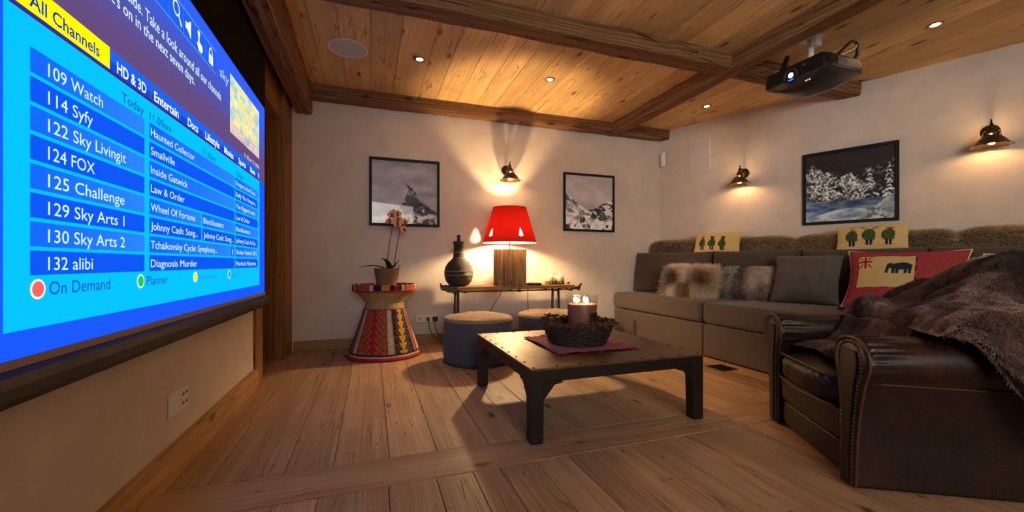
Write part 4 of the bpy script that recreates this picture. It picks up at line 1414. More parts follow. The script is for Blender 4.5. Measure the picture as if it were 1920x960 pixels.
pouf('blue grey round pouf with tan top, beside the woven stool and nearer the room', (0.893, 3.485, 0), 1)
pouf('blue grey round pouf with tan top, partly behind the candle basket', (1.60, 3.53, 0), 2)

# ------------------------------------------------------------------ coffee table
X0, X1, Y0, Y1, ZT = 0.705, 1.722, 1.765, 2.79, 0.356
t = thing('coffee_table', 'low square dark coffee table with riveted metal top', 'table', ((X0 + X1) / 2, (Y0 + Y1) / 2, 0))
hx, hy = (X1 - X0) / 2, (Y1 - Y0) / 2
M_tab = plain('table_iron', S(38, 24, 17), 0.5, nz=0.4, nscale=18, bump=0.15, spec=0.4)
tt = NT('table_sheet')
ob = tt.coord('Object')
f1 = tt.noise(ob, 3.5, 6, 0.65, 0.4)
f2 = tt.noise(ob, 22, 5, 0.6)
ff = tt.math('ADD', tt.math('MULTIPLY', f1, 0.7), tt.math('MULTIPLY', f2, 0.3))
tt.p(Base_Color=tt.ramp(ff, [(0.35, S(70, 48, 32)), (0.52, S(104, 76, 52)), (0.68, S(128, 98, 68))]), Metallic=0.35, Roughness=tt.n('MapRange', None, i0=f2, i1=0.3, i2=0.7, i3=0.34, i4=0.52).outputs[0])
tt.bump(ff, 0.08, 0.004)
MB().box(-hx, hx, -hy, hy, ZT - 0.012, ZT).build('table_top', tt.m, t, bevel=0.004)
nr = 9
rv = [(0.0, 0.0045), (0.004, 0.004), (0.0075, 0.002), (0.009, -0.001)]
rim_pts = []
for k in range(nr):
    s = -1 + 2 * k / (nr - 1)
    rim_pts += [(s * (hx - 0.022), -(hy - 0.022)), (s * (hx - 0.022), (hy - 0.022))]
    if 0 < k < nr - 1:
        rim_pts += [(-(hx - 0.022), s * (hy - 0.022)), ((hx - 0.022), s * (hy - 0.022))]
riv = MB().lathe(rv, 12, (0, 0, ZT)).build('rivet', M_black, t)
riv.location = (rim_pts[0][0], rim_pts[0][1], 0)
for p in rim_pts[1:]:
    r_ = riv.copy()
    COL.objects.link(r_)
    r_.location = (p[0], p[1], 0)
mb = MB()
for a in (-1, 1):
    mb.box(-hx + 0.05, hx - 0.05, a * (hy - 0.016) - 0.012, a * (hy - 0.016) + 0.012, ZT - 0.068, ZT - 0.012)
    mb.box(a * (hx - 0.016) - 0.012, a * (hx - 0.016) + 0.012, -hy + 0.05, hy - 0.05, ZT - 0.068, ZT - 0.012)
mb.build('apron', M_tab, t, bevel=0.003)
for a in (-1, 1):
    for b in (-1, 1):
        mb = MB()
        cx, cy = a * hx, b * hy
        def sq(w, z):
            return [(cx - a * 0.002, cy - b * 0.002, z), (cx - a * w, cy - b * 0.002, z), (cx - a * w, cy - b * w, z), (cx - a * 0.002, cy - b * w, z)]
        R = [sq(0.062, 0.0), sq(0.064, 0.012), sq(0.068, ZT - 0.10), sq(0.068, ZT - 0.012)]
        mb.rings(R, smooth=False)
        pr = [(cx - a * 0.06, ZT - 0.06), (cx - a * 0.165, ZT - 0.06), (cx - a * 0.165, ZT - 0.078), (cx - a * 0.125, ZT - 0.084), (cx - a * 0.066, ZT - 0.155), (cx - a * 0.06, ZT - 0.20)]
        mb.prism(pr, cy - b * 0.004, cy - b * 0.026)
        pr = [(cy - b * (cx_ / 1.0), z) for cx_, z in ((0.06, ZT - 0.06), (0.165, ZT - 0.06), (0.165, ZT - 0.078), (0.125, ZT - 0.084), (0.066, ZT - 0.155), (0.06, ZT - 0.20))]
        mb.prism(pr, cx - a * 0.004, cx - a * 0.026, 'x')
        mb.build('leg', M_tab, t, bevel=0.003)

# red mat, twig basket, big candle
nu = nv = 90
u, v = np.meshgrid(np.linspace(-1, 1, nu), np.linspace(-1, 1, nv), indexing='ij')
hw, hh = 0.255, 0.27
ed = np.maximum(np.abs(u), np.abs(v))
xx = u * hw * (1 + 0.006 * np.sin(v * 40 + 3 * np.sin(v * 7)) * (np.abs(u) > .93))
yy = v * hh * (1 + 0.006 * np.sin(u * 38 + 3 * np.sin(u * 6)) * (np.abs(v) > .93))
wz = 0.0045 + np.clip((ed - 0.66) / 0.34, 0, 1) * (0.004 + 0.016 * (fbm(u * 5 + 9, v * 5 + 9, 3, 7) - 0.35) + 0.0012 * np.sin(u * 38 + v * 40))
V = np.stack([xx, yy, np.maximum(wz, 0.0032)], -1).reshape(-1, 3)
M_red = weave('red_cloth', S(158, 12, 36), S(124, 7, 26), 500)
mat_ = np_mesh('table_mat', V, grid_faces(nu, nv), M_red, None, loc=(1.21, 2.255, ZT))
so = mat_.modifiers.new('thickness', 'SOLIDIFY')
so.thickness, so.offset = 0.0028, -1
tag(mat_, 'crumpled red cloth mat under the twig basket on the coffee table', 'mat')

t = thing('twig_basket', 'dark twig basket holding the big candle on the red mat', 'basket', (1.214, 2.26, ZT + 0.006))
M_twig = plain('twig', S(54, 36, 28), 0.6, nz=0.55, nscale=45, bump=0.3)
M_cone = plain('cone_scale', S(94, 56, 36), 0.6, nz=0.5, nscale=60, bump=0.3)


def oct_r(a):
    m = ((a + PI / 8) % (PI / 4)) - PI / 8
    return 0.55 / math.cos(m) + 0.45


mb = MB()
rows = 17
for k in range(rows):
    z = 0.006 + k * 0.0068
    r = 0.168 + 0.040 * (k / (rows - 1)) ** 0.9
    pts = []
    for i in range(97):
        a = 2 * PI * i / 96
        rr = r * oct_r(a) + 0.004 * math.cos(a * 16 + (k % 2) * PI) + 0.0012 * math.sin(a * 7 + k * 3)
        pts.append((rr * math.cos(a), rr * math.sin(a), z + 0.0022 * math.sin(a * 5 + k * 2)))
    mb.tube(pts, 0.0042, 6, caps=False)
for i in range(32):
    a = 2 * PI * i / 32
    mb.tube([((0.166 + 0.04 * u) * oct_r(a) * math.cos(a), (0.166 + 0.04 * u) * oct_r(a) * math.sin(a), 0.002 + 0.118 * u) for u in (0, .33, .66, 1)], 0.0034, 6)
mb.build('woven_side', M_twig, t)
MB().lathe([(0.0, 0.002), (0.17, 0.002), (0.17, 0.008), (0.0, 0.008)], 40).build('base', M_twig, t)
mb = MB()
for i in range(190):                                                             # rim of little cone rosettes and twig ends
    a = 2 * PI * (i + random.uniform(-.4, .4)) / 190
    rr = (0.212 + random.uniform(-0.022, 0.022)) * oct_r(a)
    c = Vector((rr * math.cos(a), rr * math.sin(a), 0.122 + random.uniform(-.010, .012) + 0.018 * max(0, math.cos(a * 2.5 + 1)) ** 2))
    ax = Vector((math.cos(a) * random.uniform(-.2, 1), math.sin(a) * random.uniform(-.2, 1), random.uniform(.3, 1))).normalized()
    e1 = ax.orthogonal().normalized()
    e2 = ax.cross(e1)
    for k in range(9):
        b = 2 * PI * k / 9 + i
        d = (ax * random.uniform(.1, .9) + (e1 * math.cos(b) + e2 * math.sin(b))).normalized()
        L = random.uniform(0.013, 0.025)
        sdv = d.cross(ax).normalized() * 0.0033
        up = d.cross(sdv).normalized() * 0.0014
        p1, p2 = c + d * L * 0.55, c + d * L
        mb.add([tuple(c - sdv * .5), tuple(c + sdv * .5), tuple(p1 + sdv + up), tuple(p1 - sdv + up), tuple(p2), tuple(p1 - up)], [(0, 1, 2, 3), (3, 2, 4), (0, 3, 5), (1, 5, 2), (3, 4, 5), (2, 5, 4), (0, 5, 1)])
for i in range(70):
    a = random.uniform(0, 2 * PI)
    rr = 0.208 * oct_r(a)
    p = Vector((rr * math.cos(a), rr * math.sin(a), 0.112 + random.uniform(0, .014)))
    d = Vector((-math.sin(a), math.cos(a), random.uniform(-.25, .35))) * 0.035 + Vector((math.cos(a), math.sin(a), 0)) * random.uniform(-.012, .012)
    mb.tube([tuple(p - d), tuple(p), tuple(p + d)], [0.002, 0.0032, 0.0016], 5)
mb.build('cone_rim', M_cone, t)

t = thing('jar_candle', 'big three-wick candle burning in a glass jar in the twig basket', 'candle', (1.243, 2.258, ZT + 0.0145))
jar = [(0.0, 0.0), (0.074, 0.0), (0.079, 0.004), (0.087, 0.10), (0.098, 0.27), (0.0995, 0.284), (0.0965, 0.285), (0.095, 0.27), (0.084, 0.10), (0.076, 0.010), (0.0, 0.009)]
MB().lathe(jar, 48).build('glass_jar', M_glass, t)
tw = NT('brown_wax')
tw.p(Base_Color=S(150, 92, 78), Roughness=0.45)
tw.b.inputs['Subsurface Weight'].default_value = 0.5
tw.b.inputs['Subsurface Radius'].default_value = (0.06, 0.02, 0.012)
MB().lathe([(0.0, 0.0105), (0.0745, 0.0105), (0.083, 0.10), (0.0915, 0.222), (0.090, 0.231), (0.084, 0.227), (0.05, 0.225), (0.0, 0.224)], 48).build('wax', tw.m, t)
mb = MB()
A = np.linspace(math.radians(-88), math.radians(-36), 12)
R = []
for z, r in ((0.075, 0.0858), (0.18, 0.0932)):
    R.append([(r * math.cos(a), r * math.sin(a), z) for a in A] + [((r + 0.0012) * math.cos(a), (r + 0.0012) * math.sin(a), z) for a in A[::-1]])
mb.rings(R, smooth=False)
mb.build('label', plain('dark_label', S(44, 32, 28), 0.5), t)
for x, y in ((-0.042, -0.012), (0.012, -0.040), (0.034, 0.030)):
    mb = MB()
    flame(mb, x, y, 0.234, 0.040, 0.0095)
    mb.build('flame', M_flame, t)
    MB().tube([(x, y, 0.222), (x + .001, y, 0.238)], 0.0014, 6).build('wick', M_black, t)


# ------------------------------------------------------------------ projector
M_pj = plain('projector_black', S(20, 22, 24), 0.28, spec=0.5)
M_pjd = plain('projector_matte', S(14, 14, 16), 0.6)
M_pjl = plain('projector_shell', S(44, 38, 40), 0.3)
t = thing('projector', 'black video projector hung from the boarded ceiling with its lens glowing blue', 'projector', (3.165, 2.19, HC), -PI / 2)
zt, zm, zb = -0.232, -0.325, -0.415
mb = MB()
R = []
for y, s, dz in ((-0.195, 0.90, 0.0), (-0.18, 0.985, 0.0), (-0.12, 1.0, 0.004), (0.0, 1.0, 0.004), (0.15, 1.0, 0.002), (0.19, 0.98, 0.0), (0.198, 0.93, -.004)):
    w = 0.236 * s
    R.append([(-w, y, zm - 0.008), (-w * 1.0, y, zm + 0.03), (-w * 0.97, y, zt - 0.012 + dz), (-w * 0.93, y, zt + dz), (w * 0.93, y, zt + dz), (w * 0.97, y, zt - 0.012 + dz), (w, y, zm + 0.03), (w, y, zm - 0.008)])
mb.rings(R, smooth=False)
mb.build('housing', M_pj, t, bevel=0.003)
mb = MB()
R = []
for y, s, dep in ((-0.190, 0.90, 0.030), (-0.165, 0.97, 0.060), (-0.10, 0.99, 0.082), (0.0, 0.99, 0.09), (0.10, 0.98, 0.075), (0.17, 0.96, 0.045), (0.192, 0.92, 0.02)):
    r = []
    for k in range(17):
        x = -1 + 2 * k / 16
        r.append((0.236 * s * x, y, zm - 0.008 - dep * (1 - abs(x) ** 2.4)))
    r += [(0.236 * s, y, zm), (-0.236 * s, y, zm)]
    R.append(r)
mb.rings(R)
mb.build('lower_shell', M_pjl, t)
lx, lz = -0.012, zm + 0.022
RX = Matrix.Rotation(PI / 2, 4, 'X')
MB().lathe([(0.058, 0.0), (0.060, 0.012), (0.052, 0.018), (0.046, 0.010), (0.036, 0.002), (0.0, 0.002)], 36, M=Matrix.Translation((lx, -0.19, lz)) @ RX).build('lens_barrel', M_pjd, t)
ln = MB().lathe([(0.0, 0.007), (0.014, 0.0065), (0.022, 0.004)], 24, M=Matrix.Translation((lx, -0.19, lz)) @ RX).build('lens', emit('projector_lens', (0.55, 0.75, 1.0), 14.0), t)
ln2 = MB().lathe([(0.022, 0.0045), (0.046, 0.004)], 24, M=Matrix.Translation((lx, -0.1895, lz)) @ RX).build('lens_glow_ring', emit('lens_glow_ring', (0.02, 0.12, 1.0), 2.2), t)  # emissive ring added to imitate the blue glow around the lens
MB().box(0.075, 0.10, -0.2, -0.188, zm + 0.05, zm + 0.062).build('infrared_window', plain('amber_window', S(120, 66, 24), 0.2), t)
mb = MB()
for k in range(3):
    mb.lathe([(0.0, 0.004), (0.003, 0.003), (0.004, 0.0)], 10, M=Matrix.Translation((0.085 + k * 0.014, -0.172, zm - 0.055)) @ RX)
mb.build('status_light', emit('amber_led', (1.0, 0.42, 0.12), 2.5), t)
mb = MB()
for k in range(9):
    mb.box(0.2355, 0.238, -0.165 + k * 0.009, -0.160 + k * 0.009, zm + 0.02, zt - 0.022)
mb.build('side_vent', M_pjd, t)
MB().box(0.235, 0.2375, -0.075, 0.165, zm + 0.012, zt - 0.018).build('side_cover', plain('projector_side', S(40, 42, 42), 0.4), t, bevel=0.001)
mb = MB()
mb.lathe([(0.0, 0.001), (0.02, 0.001), (0.021, 0.0)], 24, M=Matrix.Translation((0.2376, 0.02, zm + 0.045)) @ Matrix.Rotation(PI / 2, 4, 'Y') @ Matrix.Diagonal((0.5, 1.6, 1, 1)))
mb.build('badge', plain('badge_grey', S(96, 98, 98), 0.35), t)
mb = MB()
mb.box(-0.075, 0.075, -0.05, 0.05, -0.008, 0.0)
mb.box(0.02, 0.06, -0.03, 0.03, -0.075, -0.006)
mb.build('ceiling_bracket', M_white, t, bevel=0.002)
MB().tube([(0, 0, -0.006), (0, 0, zt - 0.002)], 0.021, 16).build('mounting_pole', M_white, t)
MB().lathe([(0.0, 0.0), (0.034, 0.0), (0.036, 0.02), (0.024, 0.034), (0.0, 0.034)], 20, (0, 0, zt)).build('ball_joint', M_pjd, t)
for x, y in ((-0.15, -0.11), (0.12, 0.12), (-0.13, 0.13)):
    mb = MB()
    mb.prism([(-0.016, 0), (0.016, 0), (0.016, 0.012), (-0.016, 0.012)], 0.0, 0.17, 'z')
    mb.v = [tuple(Matrix.Translation((x, y, zt - 0.004)) @ Matrix.Rotation(math.atan2(-y, -x) - PI / 2, 4, 'Z') @ Matrix.Rotation(-1.12, 4, 'X') @ Vector(p)) for p in mb.v]
    mb.build('mounting_arm', M_pjd, t, bevel=0.002)
mb = MB()
mb.prism([(-0.030, 0), (0.030, 0), (0.040, 0.15), (0.004, 0.15)], -0.004, 0.004)
mb.v = [tuple(Matrix.Translation((-0.165, -0.10, zt - 0.004)) @ Matrix.Rotation(0.25, 4, 'Y') @ Vector(p)) for p in mb.v]
mb.build('hinged_flap', M_pjd, t, bevel=0.002)


def smooth_path(P, n=8):
    P = [Vector(p) for p in P]
    out = []
    for k in range(len(P) - 1):
        p0, p1, p2, p3 = P[max(k - 1, 0)], P[k], P[k + 1], P[min(k + 2, len(P) - 1)]
        for i in range(n):
            u = i / n
            out.append(tuple(0.5 * ((2 * p1) + (p2 - p0) * u + (2 * p0 - 5 * p1 + 4 * p2 - p3) * u * u + (3 * p1 - p0 - 3 * p2 + p3) * u ** 3)))
    return out + [tuple(P[-1])]


MB().tube(smooth_path([(0.19, -0.03, zt - 0.004), (0.205, 0.03, zt + 0.055), (0.21, 0.12, zt + 0.125), (0.205, 0.185, zt + 0.115), (0.195, 0.195, zt + 0.05), (0.19, 0.15, zt - 0.002)]), 0.010, 8).build('black_cable', M_plug, t)
MB().tube(smooth_path([(0.20, -0.02, zt - 0.004), (0.22, 0.05, zt + 0.03), (0.215, 0.15, zt + 0.085), (0.205, 0.178, zt + 0.12)]), 0.0035, 6).build('white_cable', M_white, t)
MB().tube(smooth_path([(0.205, 0.185, zt + 0.112), (0.20, 0.21, zt + 0.075), (0.19, 0.205, zt + 0.03), (0.18, 0.16, zt - 0.004)]), 0.005, 6).build('thin_cable', M_plug, t)

# ------------------------------------------------------------------ sofa
M_sofa = weave('sofa_cloth', S(102, 88, 78), S(76, 65, 57), 500)
M_sofab = weave('sofa_back_cloth', S(86, 75, 68), S(66, 57, 51), 500)
OX, OY = 3.2, 3.0
sofa = thing('sofa', 'long taupe fabric sofa built along the slanting right wall', 'sofa', (OX, OY, 0))


def plan(pts):
    return [(p[0] - OX, p[1] - OY) for p in pts]


def wx(y, off=0.0):
    """x of the right wall (off metres in front of it) at y"""
    s = (BW - y - 0.403 * off) / 0.915
    return 3.57 + 0.403 * s - 0.915 * off


YA, YB, YC = BW - 0.03, 2.95, 1.10
for a, b in ((YA, YB + 0.004), (YB - 0.004, YC)):
    pl = plan([(2.862, a), (2.862, b), (wx(b, .012), b), (wx(a, .012), a)])
    MB().prism(pl, 0.012, 0.300, 'z').build('base_panel', M_sofa, sofa, bevel=0.012, seg=3)
for a, b in ((YA, YB + 0.004 + 0.0), (YB - 0.004, YC)):
    x0 = 2.842
    pl = plan([(x0, a), (x0, b), (wx(b, .20), b), (wx(a, .20), a)])
    # a soft block: rounded edges, a slight crown
    o = MB().prism(pl, 0.308, 0.500, 'z').build('seat_cushion', M_sofa, sofa, bevel=0.045, seg=5)
    for p in o.data.polygons:
        p.use_smooth = True
pl = plan([W(0.02, 0.012)[:2], W(3.62, 0.012)[:2], W(3.62, 0.20)[:2], W(0.02 - 0.08, 0.20)[:2]])
MB().prism(pl, 0.302, 0.945, 'z').build('back_frame', M_sofab, sofa, bevel=0.03, seg=3)


def pillow(w, h, th, nx=36, nz=30, pinch=0.05, ex=0.5, bulge=0.0, seed=0, wr=0.004):
    """returns V (front then back), F, uv, (a, b): local x width, z height from 0, -y front"""
    a, b = np.meshgrid(np.linspace(-1, 1, nx), np.linspace(-1, 1, nz), indexing='ij')
    x = a * w / 2 * (1 - pinch * (1 - b ** 2) * np.abs(a))
    z = h / 2 + b * h / 2 * (1 - pinch * (1 - a ** 2) * np.abs(b))
    d = th / 2 * ((1 - a ** 2).clip(0) ** ex) * ((1 - b ** 2).clip(0) ** ex)
    wrk = (fbm(a * 2.5 + seed * 7 + 20, b * 2.5 + 20, 4, seed) - 0.5) * wr * 6 * (d / (th / 2) + 0.15)
    Vf = np.stack([x, -d - wrk, z], -1).reshape(-1, 3)
    Vb = np.stack([x, d, z], -1).reshape(-1, 3)
    Ff = grid_faces(nx, nz)
    Fb = Ff[:, ::-1] + nx * nz
    uv = np.stack([x.ravel(), z.ravel()], 1)
    return np.concatenate([Vf, Vb]), np.concatenate([Ff, Fb]), np.concatenate([uv, uv]), (a, b)


def weld(o):
    m = o.modifiers.new('weld', 'WELD')
    m.merge_threshold = 0.0004
    return o


def xf(V, M):
    A = np.array(M)
    return V @ A[:3, :3].T + A[:3, 3]


k = 0
for s0, s1 in ((-0.13, 0.785), (0.80, 1.60), (1.615, 2.45), (2.465, 3.3)):
    V, F, uv, _ = pillow(s1 - s0 + 0.02, 0.50, 0.25, 48, 36, 0.035, 0.30, seed=k, wr=0.006)
    p = W((s0 + s1) / 2, 0.40, 0.492)
    M = Matrix.Translation((p[0] - OX, p[1] - OY, p[2])) @ Matrix.Rotation(TH, 4, 'Z') @ Matrix.Rotation(-0.16, 4, 'X')
    weld(np_mesh('back_cushion', xf(V, M), F, M_sofab, sofa, uv=uv))
    k += 1


# ------------------------------------------------------------------ fur
def hair_mat(name, rough=0.55, root=0.6):
    t = NT(name)
    a = t.n('Attribute', {'attribute_name': 'hcol'})
    hi_ = t.n('HairInfo')
    f = t.n('MapRange', None, i0=hi_.outputs['Intercept'], i1=0.0, i2=0.7, i3=root, i4=1.0).outputs[0]
    c = t.mixc(1.0, a.outputs['Color'], t.n('CombineColor', None, i0=f, i1=f, i2=f), 'MULTIPLY')
    t.p(Base_Color=c, Roughness=rough)
    t.b.inputs['Specular IOR Level'].default_value = 0.25
    return t.m


M_fur = hair_mat('animal_fur')


def sample(V, F, n, seed=0):
    r = np.random.default_rng(seed)
    T = np.concatenate([F[:, [0, 1, 2]], F[:, [0, 2, 3]]])
    A, B, C = V[T[:, 0]], V[T[:, 1]], V[T[:, 2]]
    cr = np.cross(B - A, C - A)
    ar = np.linalg.norm(cr, axis=1)
    ok = ar > 1e-10
    T, A, B, C, cr, ar = T[ok], A[ok], B[ok], C[ok], cr[ok], ar[ok]
    i = r.choice(len(T), n, p=ar / ar.sum())
    u, v = r.random(n), r.random(n)
    m = u + v > 1
    u[m], v[m] = 1 - u[m], 1 - v[m]
    P = A[i] + (B[i] - A[i]) * u[:, None] + (C[i] - A[i]) * v[:, None]
    N = cr[i] / ar[i][:, None]
    return P, N


def fur(parent, P, N, length, lay, cols, rad=0.0006, npt=4, messy=0.35, seed=0, name='fur', clump=None):
    """hairs rooted at P along N, combed towards lay; cols linear rgb per hair"""
    r = np.random.default_rng(seed)
    n = len(P)
    L = length * r.uniform(0.6, 1.15, n)
    D = N * r.uniform(0.55, 1.0, (n, 1)) + r.normal(0, messy, (n, 3))
    lay = np.asarray(lay, float)
    lay = np.broadcast_to(lay, (n, 3))
    if clump is not None:
        lay = lay + clump
    D /= np.linalg.norm(D, axis=1)[:, None]
    pts = np.zeros((n, npt, 3))
    for k in range(npt):
        u = k / (npt - 1)
        pts[:, k] = P + (D * u + lay * u * u * 0.9) * L[:, None]
    hc = bpy.data.hair_curves.new(name)
    hc.add_curves([npt] * n)
    hc.attributes['position'].data.foreach_set('vector', pts.astype(np.float32).ravel())
    ra = hc.attributes.get('radius') or hc.attributes.new('radius', 'FLOAT', 'POINT')
    ra.data.foreach_set('value', np.tile(np.linspace(1.0, 0.25, npt) * rad, n).astype(np.float32))
    ca = hc.attributes.new('hcol', 'FLOAT_COLOR', 'CURVE')
    ca.data.foreach_set('color', np.concatenate([cols, np.ones((n, 1))], 1).astype(np.float32).ravel())
    hc.materials.append(M_fur)
    o = bpy.data.objects.new(name, hc)
    COL.objects.link(o)
    o.parent = parent
    return o


M_hide = plain('fur_hide', S(84, 64, 46), 0.9, nz=0.4, nscale=30)
M_hide_d = plain('fur_hide_dark', S(44, 30, 26), 0.9, nz=0.4, nscale=30)


def bolster(label, s0, s1, seed, dz=0.0):
    c = W((s0 + s1) / 2, 0.105, 0.947 + dz)
    t = thing('fur_bolster', label, 'fur cushion', c, TH, 'fur bolsters along the sofa back')
    w, h, d = s1 - s0 - 0.03, 0.165, 0.165
    nu, nv = 48, 32
    A, B = np.meshgrid(np.linspace(0, PI, nu), np.linspace(0, 2 * PI, nv), indexing='ij')
    se = lambda c_, e: np.sign(c_) * np.abs(c_) ** e
    x = w / 2 * se(np.cos(A), 0.42)
    rr = np.abs(np.sin(A)) ** 0.42
    V = np.stack([x, d / 2 * rr * se(np.cos(B), 0.75), h / 2 + h / 2 * rr * se(np.sin(B), 0.75)], -1).reshape(-1, 3)
    F = grid_faces(nu, nv)
    np_mesh('cushion_body', V, F, M_hide, t)
    P, N = sample(V, F, int(15000 * w / 0.5), seed)
    cen = np.array((0, 0, h / 2))
    sgn = np.sign(((P - cen) * N).sum(1))
    N = N * sgn[:, None]
    k = (P[:, 1] < 0.055) & (P[:, 2] > 0.004)
    P, N = P[k], N[k]
    g = fbm(P[:, 0] * 9 + 50, P[:, 2] * 12 + seed, 4, seed)
    r = np.random.default_rng(seed)
    c = np.where((r.random(len(P)) < 0.30 + 0.5 * (g - 0.5))[:, None], np.array((62, 52, 40.)), np.array((196, 172, 136.)) * (0.7 + 0.6 * g)[:, None])
    c = np.where((r.random(len(P)) < 0.12)[:, None], np.array((244, 222, 180.)), c)
    lay = np.stack([0.5 + 0.6 * (fbm(P[:, 0] * 6 + 9, P[:, 2] * 6, 2, seed + 4) - 0.5), np.full(len(P), -0.1), -0.25 + 0.0 * P[:, 0]], 1)
    fur(t, P, N, 0.050, lay, S_np(c), 0.0008, 4, 0.34, seed)
    return t


bolster('shaggy brown fur bolster at the corner of the two walls', -0.06, 0.53, 1)
bolster('shaggy brown fur bolster right of the cream cushion nearest the wall corner', 0.62, 1.51, 2)
bolster('shaggy brown fur bolster partly behind the cream cushion under the snowy forest picture', 1.52, 2.10, 3)
bolster('shaggy brown fur bolster above the red flag cushion', 2.12, 2.61, 4)
bolster('shaggy brown fur bolster at the right edge, above the dark cushion with cream piping', 2.62, 3.30, 5, 0.004)

M_printc = vcol('printed_linen', 0.9, 0.12, bumpscale=500, bump=0.25)


def scatter(label, w, h, th, pos, rz, lean, paint=None, mat=None, seed=0, name='cushion', roll=0.0, nx=40, nz=34, pinch=0.06, piping=None, wr=0.004):
    t = thing(name, label, 'cushion', pos, rz, 'scatter cushions on the sofa')
    t.rotation_euler = (0, 0, rz)
    V, F, uv, (a, b) = pillow(w, h, th, nx, nz, pinch, 0.48, seed=seed, wr=wr)
    M = Matrix.Rotation(-lean, 4, 'X') @ Matrix.Rotation(roll, 4, 'Y')
    V = xf(V, M)
    V[:, 2] -= min(0, V[:, 2].min()) if roll else 0
    cols = None
    if paint is not None:
        c = paint(a, b)
        back = np.broadcast_to(c[0, 0], c.shape)
        cols = S_np(np.concatenate([c.reshape(-1, 3), back.reshape(-1, 3)]))
    weld(np_mesh('cover', V, F, mat or M_printc, t, cols, uv))
    if piping is not None:
        A = [(a_, -1) for a_ in np.linspace(-1, 1, nx)] + [(1, b_) for b_ in np.linspace(-1, 1, nz)][1:] + [(a_, 1) for a_ in np.linspace(1, -1, nx)][1:] + [(-1, b_) for b_ in np.linspace(1, -1, nz)][1:]
        pts = []
        for a_, b_ in A:
            p = Vector((a_ * w / 2 * (1 - pinch * (1 - b_ ** 2) * abs(a_)), 0, h / 2 + b_ * h / 2 * (1 - pinch * (1 - a_ ** 2) * abs(b_))))
            pts.append(tuple(M @ p))
        MB().tube(pts, 0.005, 6, caps=False).build('piping', piping, t)
    return t


def animals(u, v, w, h, kinds, cx, s):
    c = np.zeros(u.shape + (3,))
    n = fbm(u * 40, v * 40, 2, 3)
    c[:] = (206, 178, 120)
    c = c * (0.94 + 0.12 * n)[..., None]
    x, y = u * w / 2, v * h / 2
    for kind, x0 in zip(kinds, cx):
        X, Y = (x - x0) / s, (y - kind[1]) / s
        k = kind[0]
        dk = (40, 40, 46)
        def put(m, col):
            c[m] = col
        put(inpoly(X, Y, [(-.2, -1.0), (-.02, -1.0), (-.03, -.4), (-.25, -.4)]) | inpoly(X, Y, [(.04, -1.0), (.22, -1.0), (.25, -.4), (.02, -.4)]), dk)
        put(inpoly(X, Y, [(-.24, .45), (.24, .45), (.42, .05), (.40, -.5), (-.36, -.5), (-.46, .05)]), (66, 84, 46))
        put(ell(X, Y, 0.02, .36, .27, .2), (72, 90, 50))
        put(ell(X, Y, -.40, -.1, .10, .28), (56, 74, 42))
        if k != 'bend':
            put(inpoly(X, Y, [(-.05, .4), (.05, .4), (.02, -.45), (-.02, -.45)]), (46, 56, 34))
        if k == 'fox':
            put(ell(X, Y, 0, .66, .17, .16), (120, 96, 66))
            put(inpoly(X, Y, [(-.24, 1.05), (-.06, .78), (-.2, .7)]) | inpoly(X, Y, [(.24, 1.05), (.06, .78), (.2, .7)]), (196, 70, 50))
            put(ell(X, Y, .32, -.2, .13, .12), (176, 70, 46))
        elif k == 'badger':
            put(ell(X, Y, 0, .66, .2, .17), (46, 42, 40))
            put(ell(X, Y, -.16, .86, .08, .1) | ell(X, Y, .18, .86, .08, .1), (40, 36, 34))
        elif k == 'dog':
            put(ell(X, Y, .06, .68, .2, .2), (52, 58, 44))
            put(ell(X, Y, -.14, .62, .12, .07), (60, 52, 40))
            put(ell(X, Y, .05, .86, .2, .07), (60, 66, 46))
        elif k == 'bend':
            put(ell(X, Y, -.26, .28, .2, .17), (150, 120, 80))
            put(ell(X, Y, .0, .12, .42, .32), (66, 84, 46))
        elif k == 'hare':
            put(ell(X, Y, 0, .62, .16, .14), (150, 128, 92))
            put(ell(X, Y, -.14, .88, .05, .18) | ell(X, Y, .14, .88, .05, .18), (160, 136, 100))
        if k in ('stag',):
            put(ell(X, Y, -.2, .30, .18, .13), (140, 104, 64))
            put(ell(X, Y, .0, .12, .42, .32), (66, 84, 46))
            for sg in (-1, 1):
                for pts in ([(0, .46), (.28, .62), (.62, .78), (.64, .74), (.32, .56), (.02, .42)], [(.26, .58), (.22, .82), (.26, .82), (.31, .6)], [(.44, .66), (.44, .90), (.48, .90), (.50, .68)], [(.60, .74), (.72, .95), (.75, .93), (.65, .73)]):
                    put(inpoly(X * sg, Y, pts), (50, 44, 36))
        if k == 'bend':
            put(ell(X, Y, 0.05, .62, .34, .06), (150, 50, 44))
    return c


scatter('cream cushion with three small coated animals, nearest the wall corner', 0.50, 0.265, 0.11, W(0.80, 0.29, 0.948), TH, 0.30,
        lambda a, b: animals(a, b, 0.50, 0.265, (('fox', 0.0), ('badger', -.004), ('dog', -.01)), (-0.145, -0.035, 0.075), 0.088), seed=2, nx=170, nz=90)
scatter('cream cushion with coated stag between two animals, under the snowy forest picture', 0.50, 0.27, 0.11, W(2.105, 0.30, 0.935), TH, 0.32,
        lambda a, b: animals(a, b, 0.50, 0.27, (('hare', 0.02), ('stag', 0.03), ('bend', 0.03)), (-0.13, -0.01, 0.12), 0.10), seed=3, nx=170, nz=90)


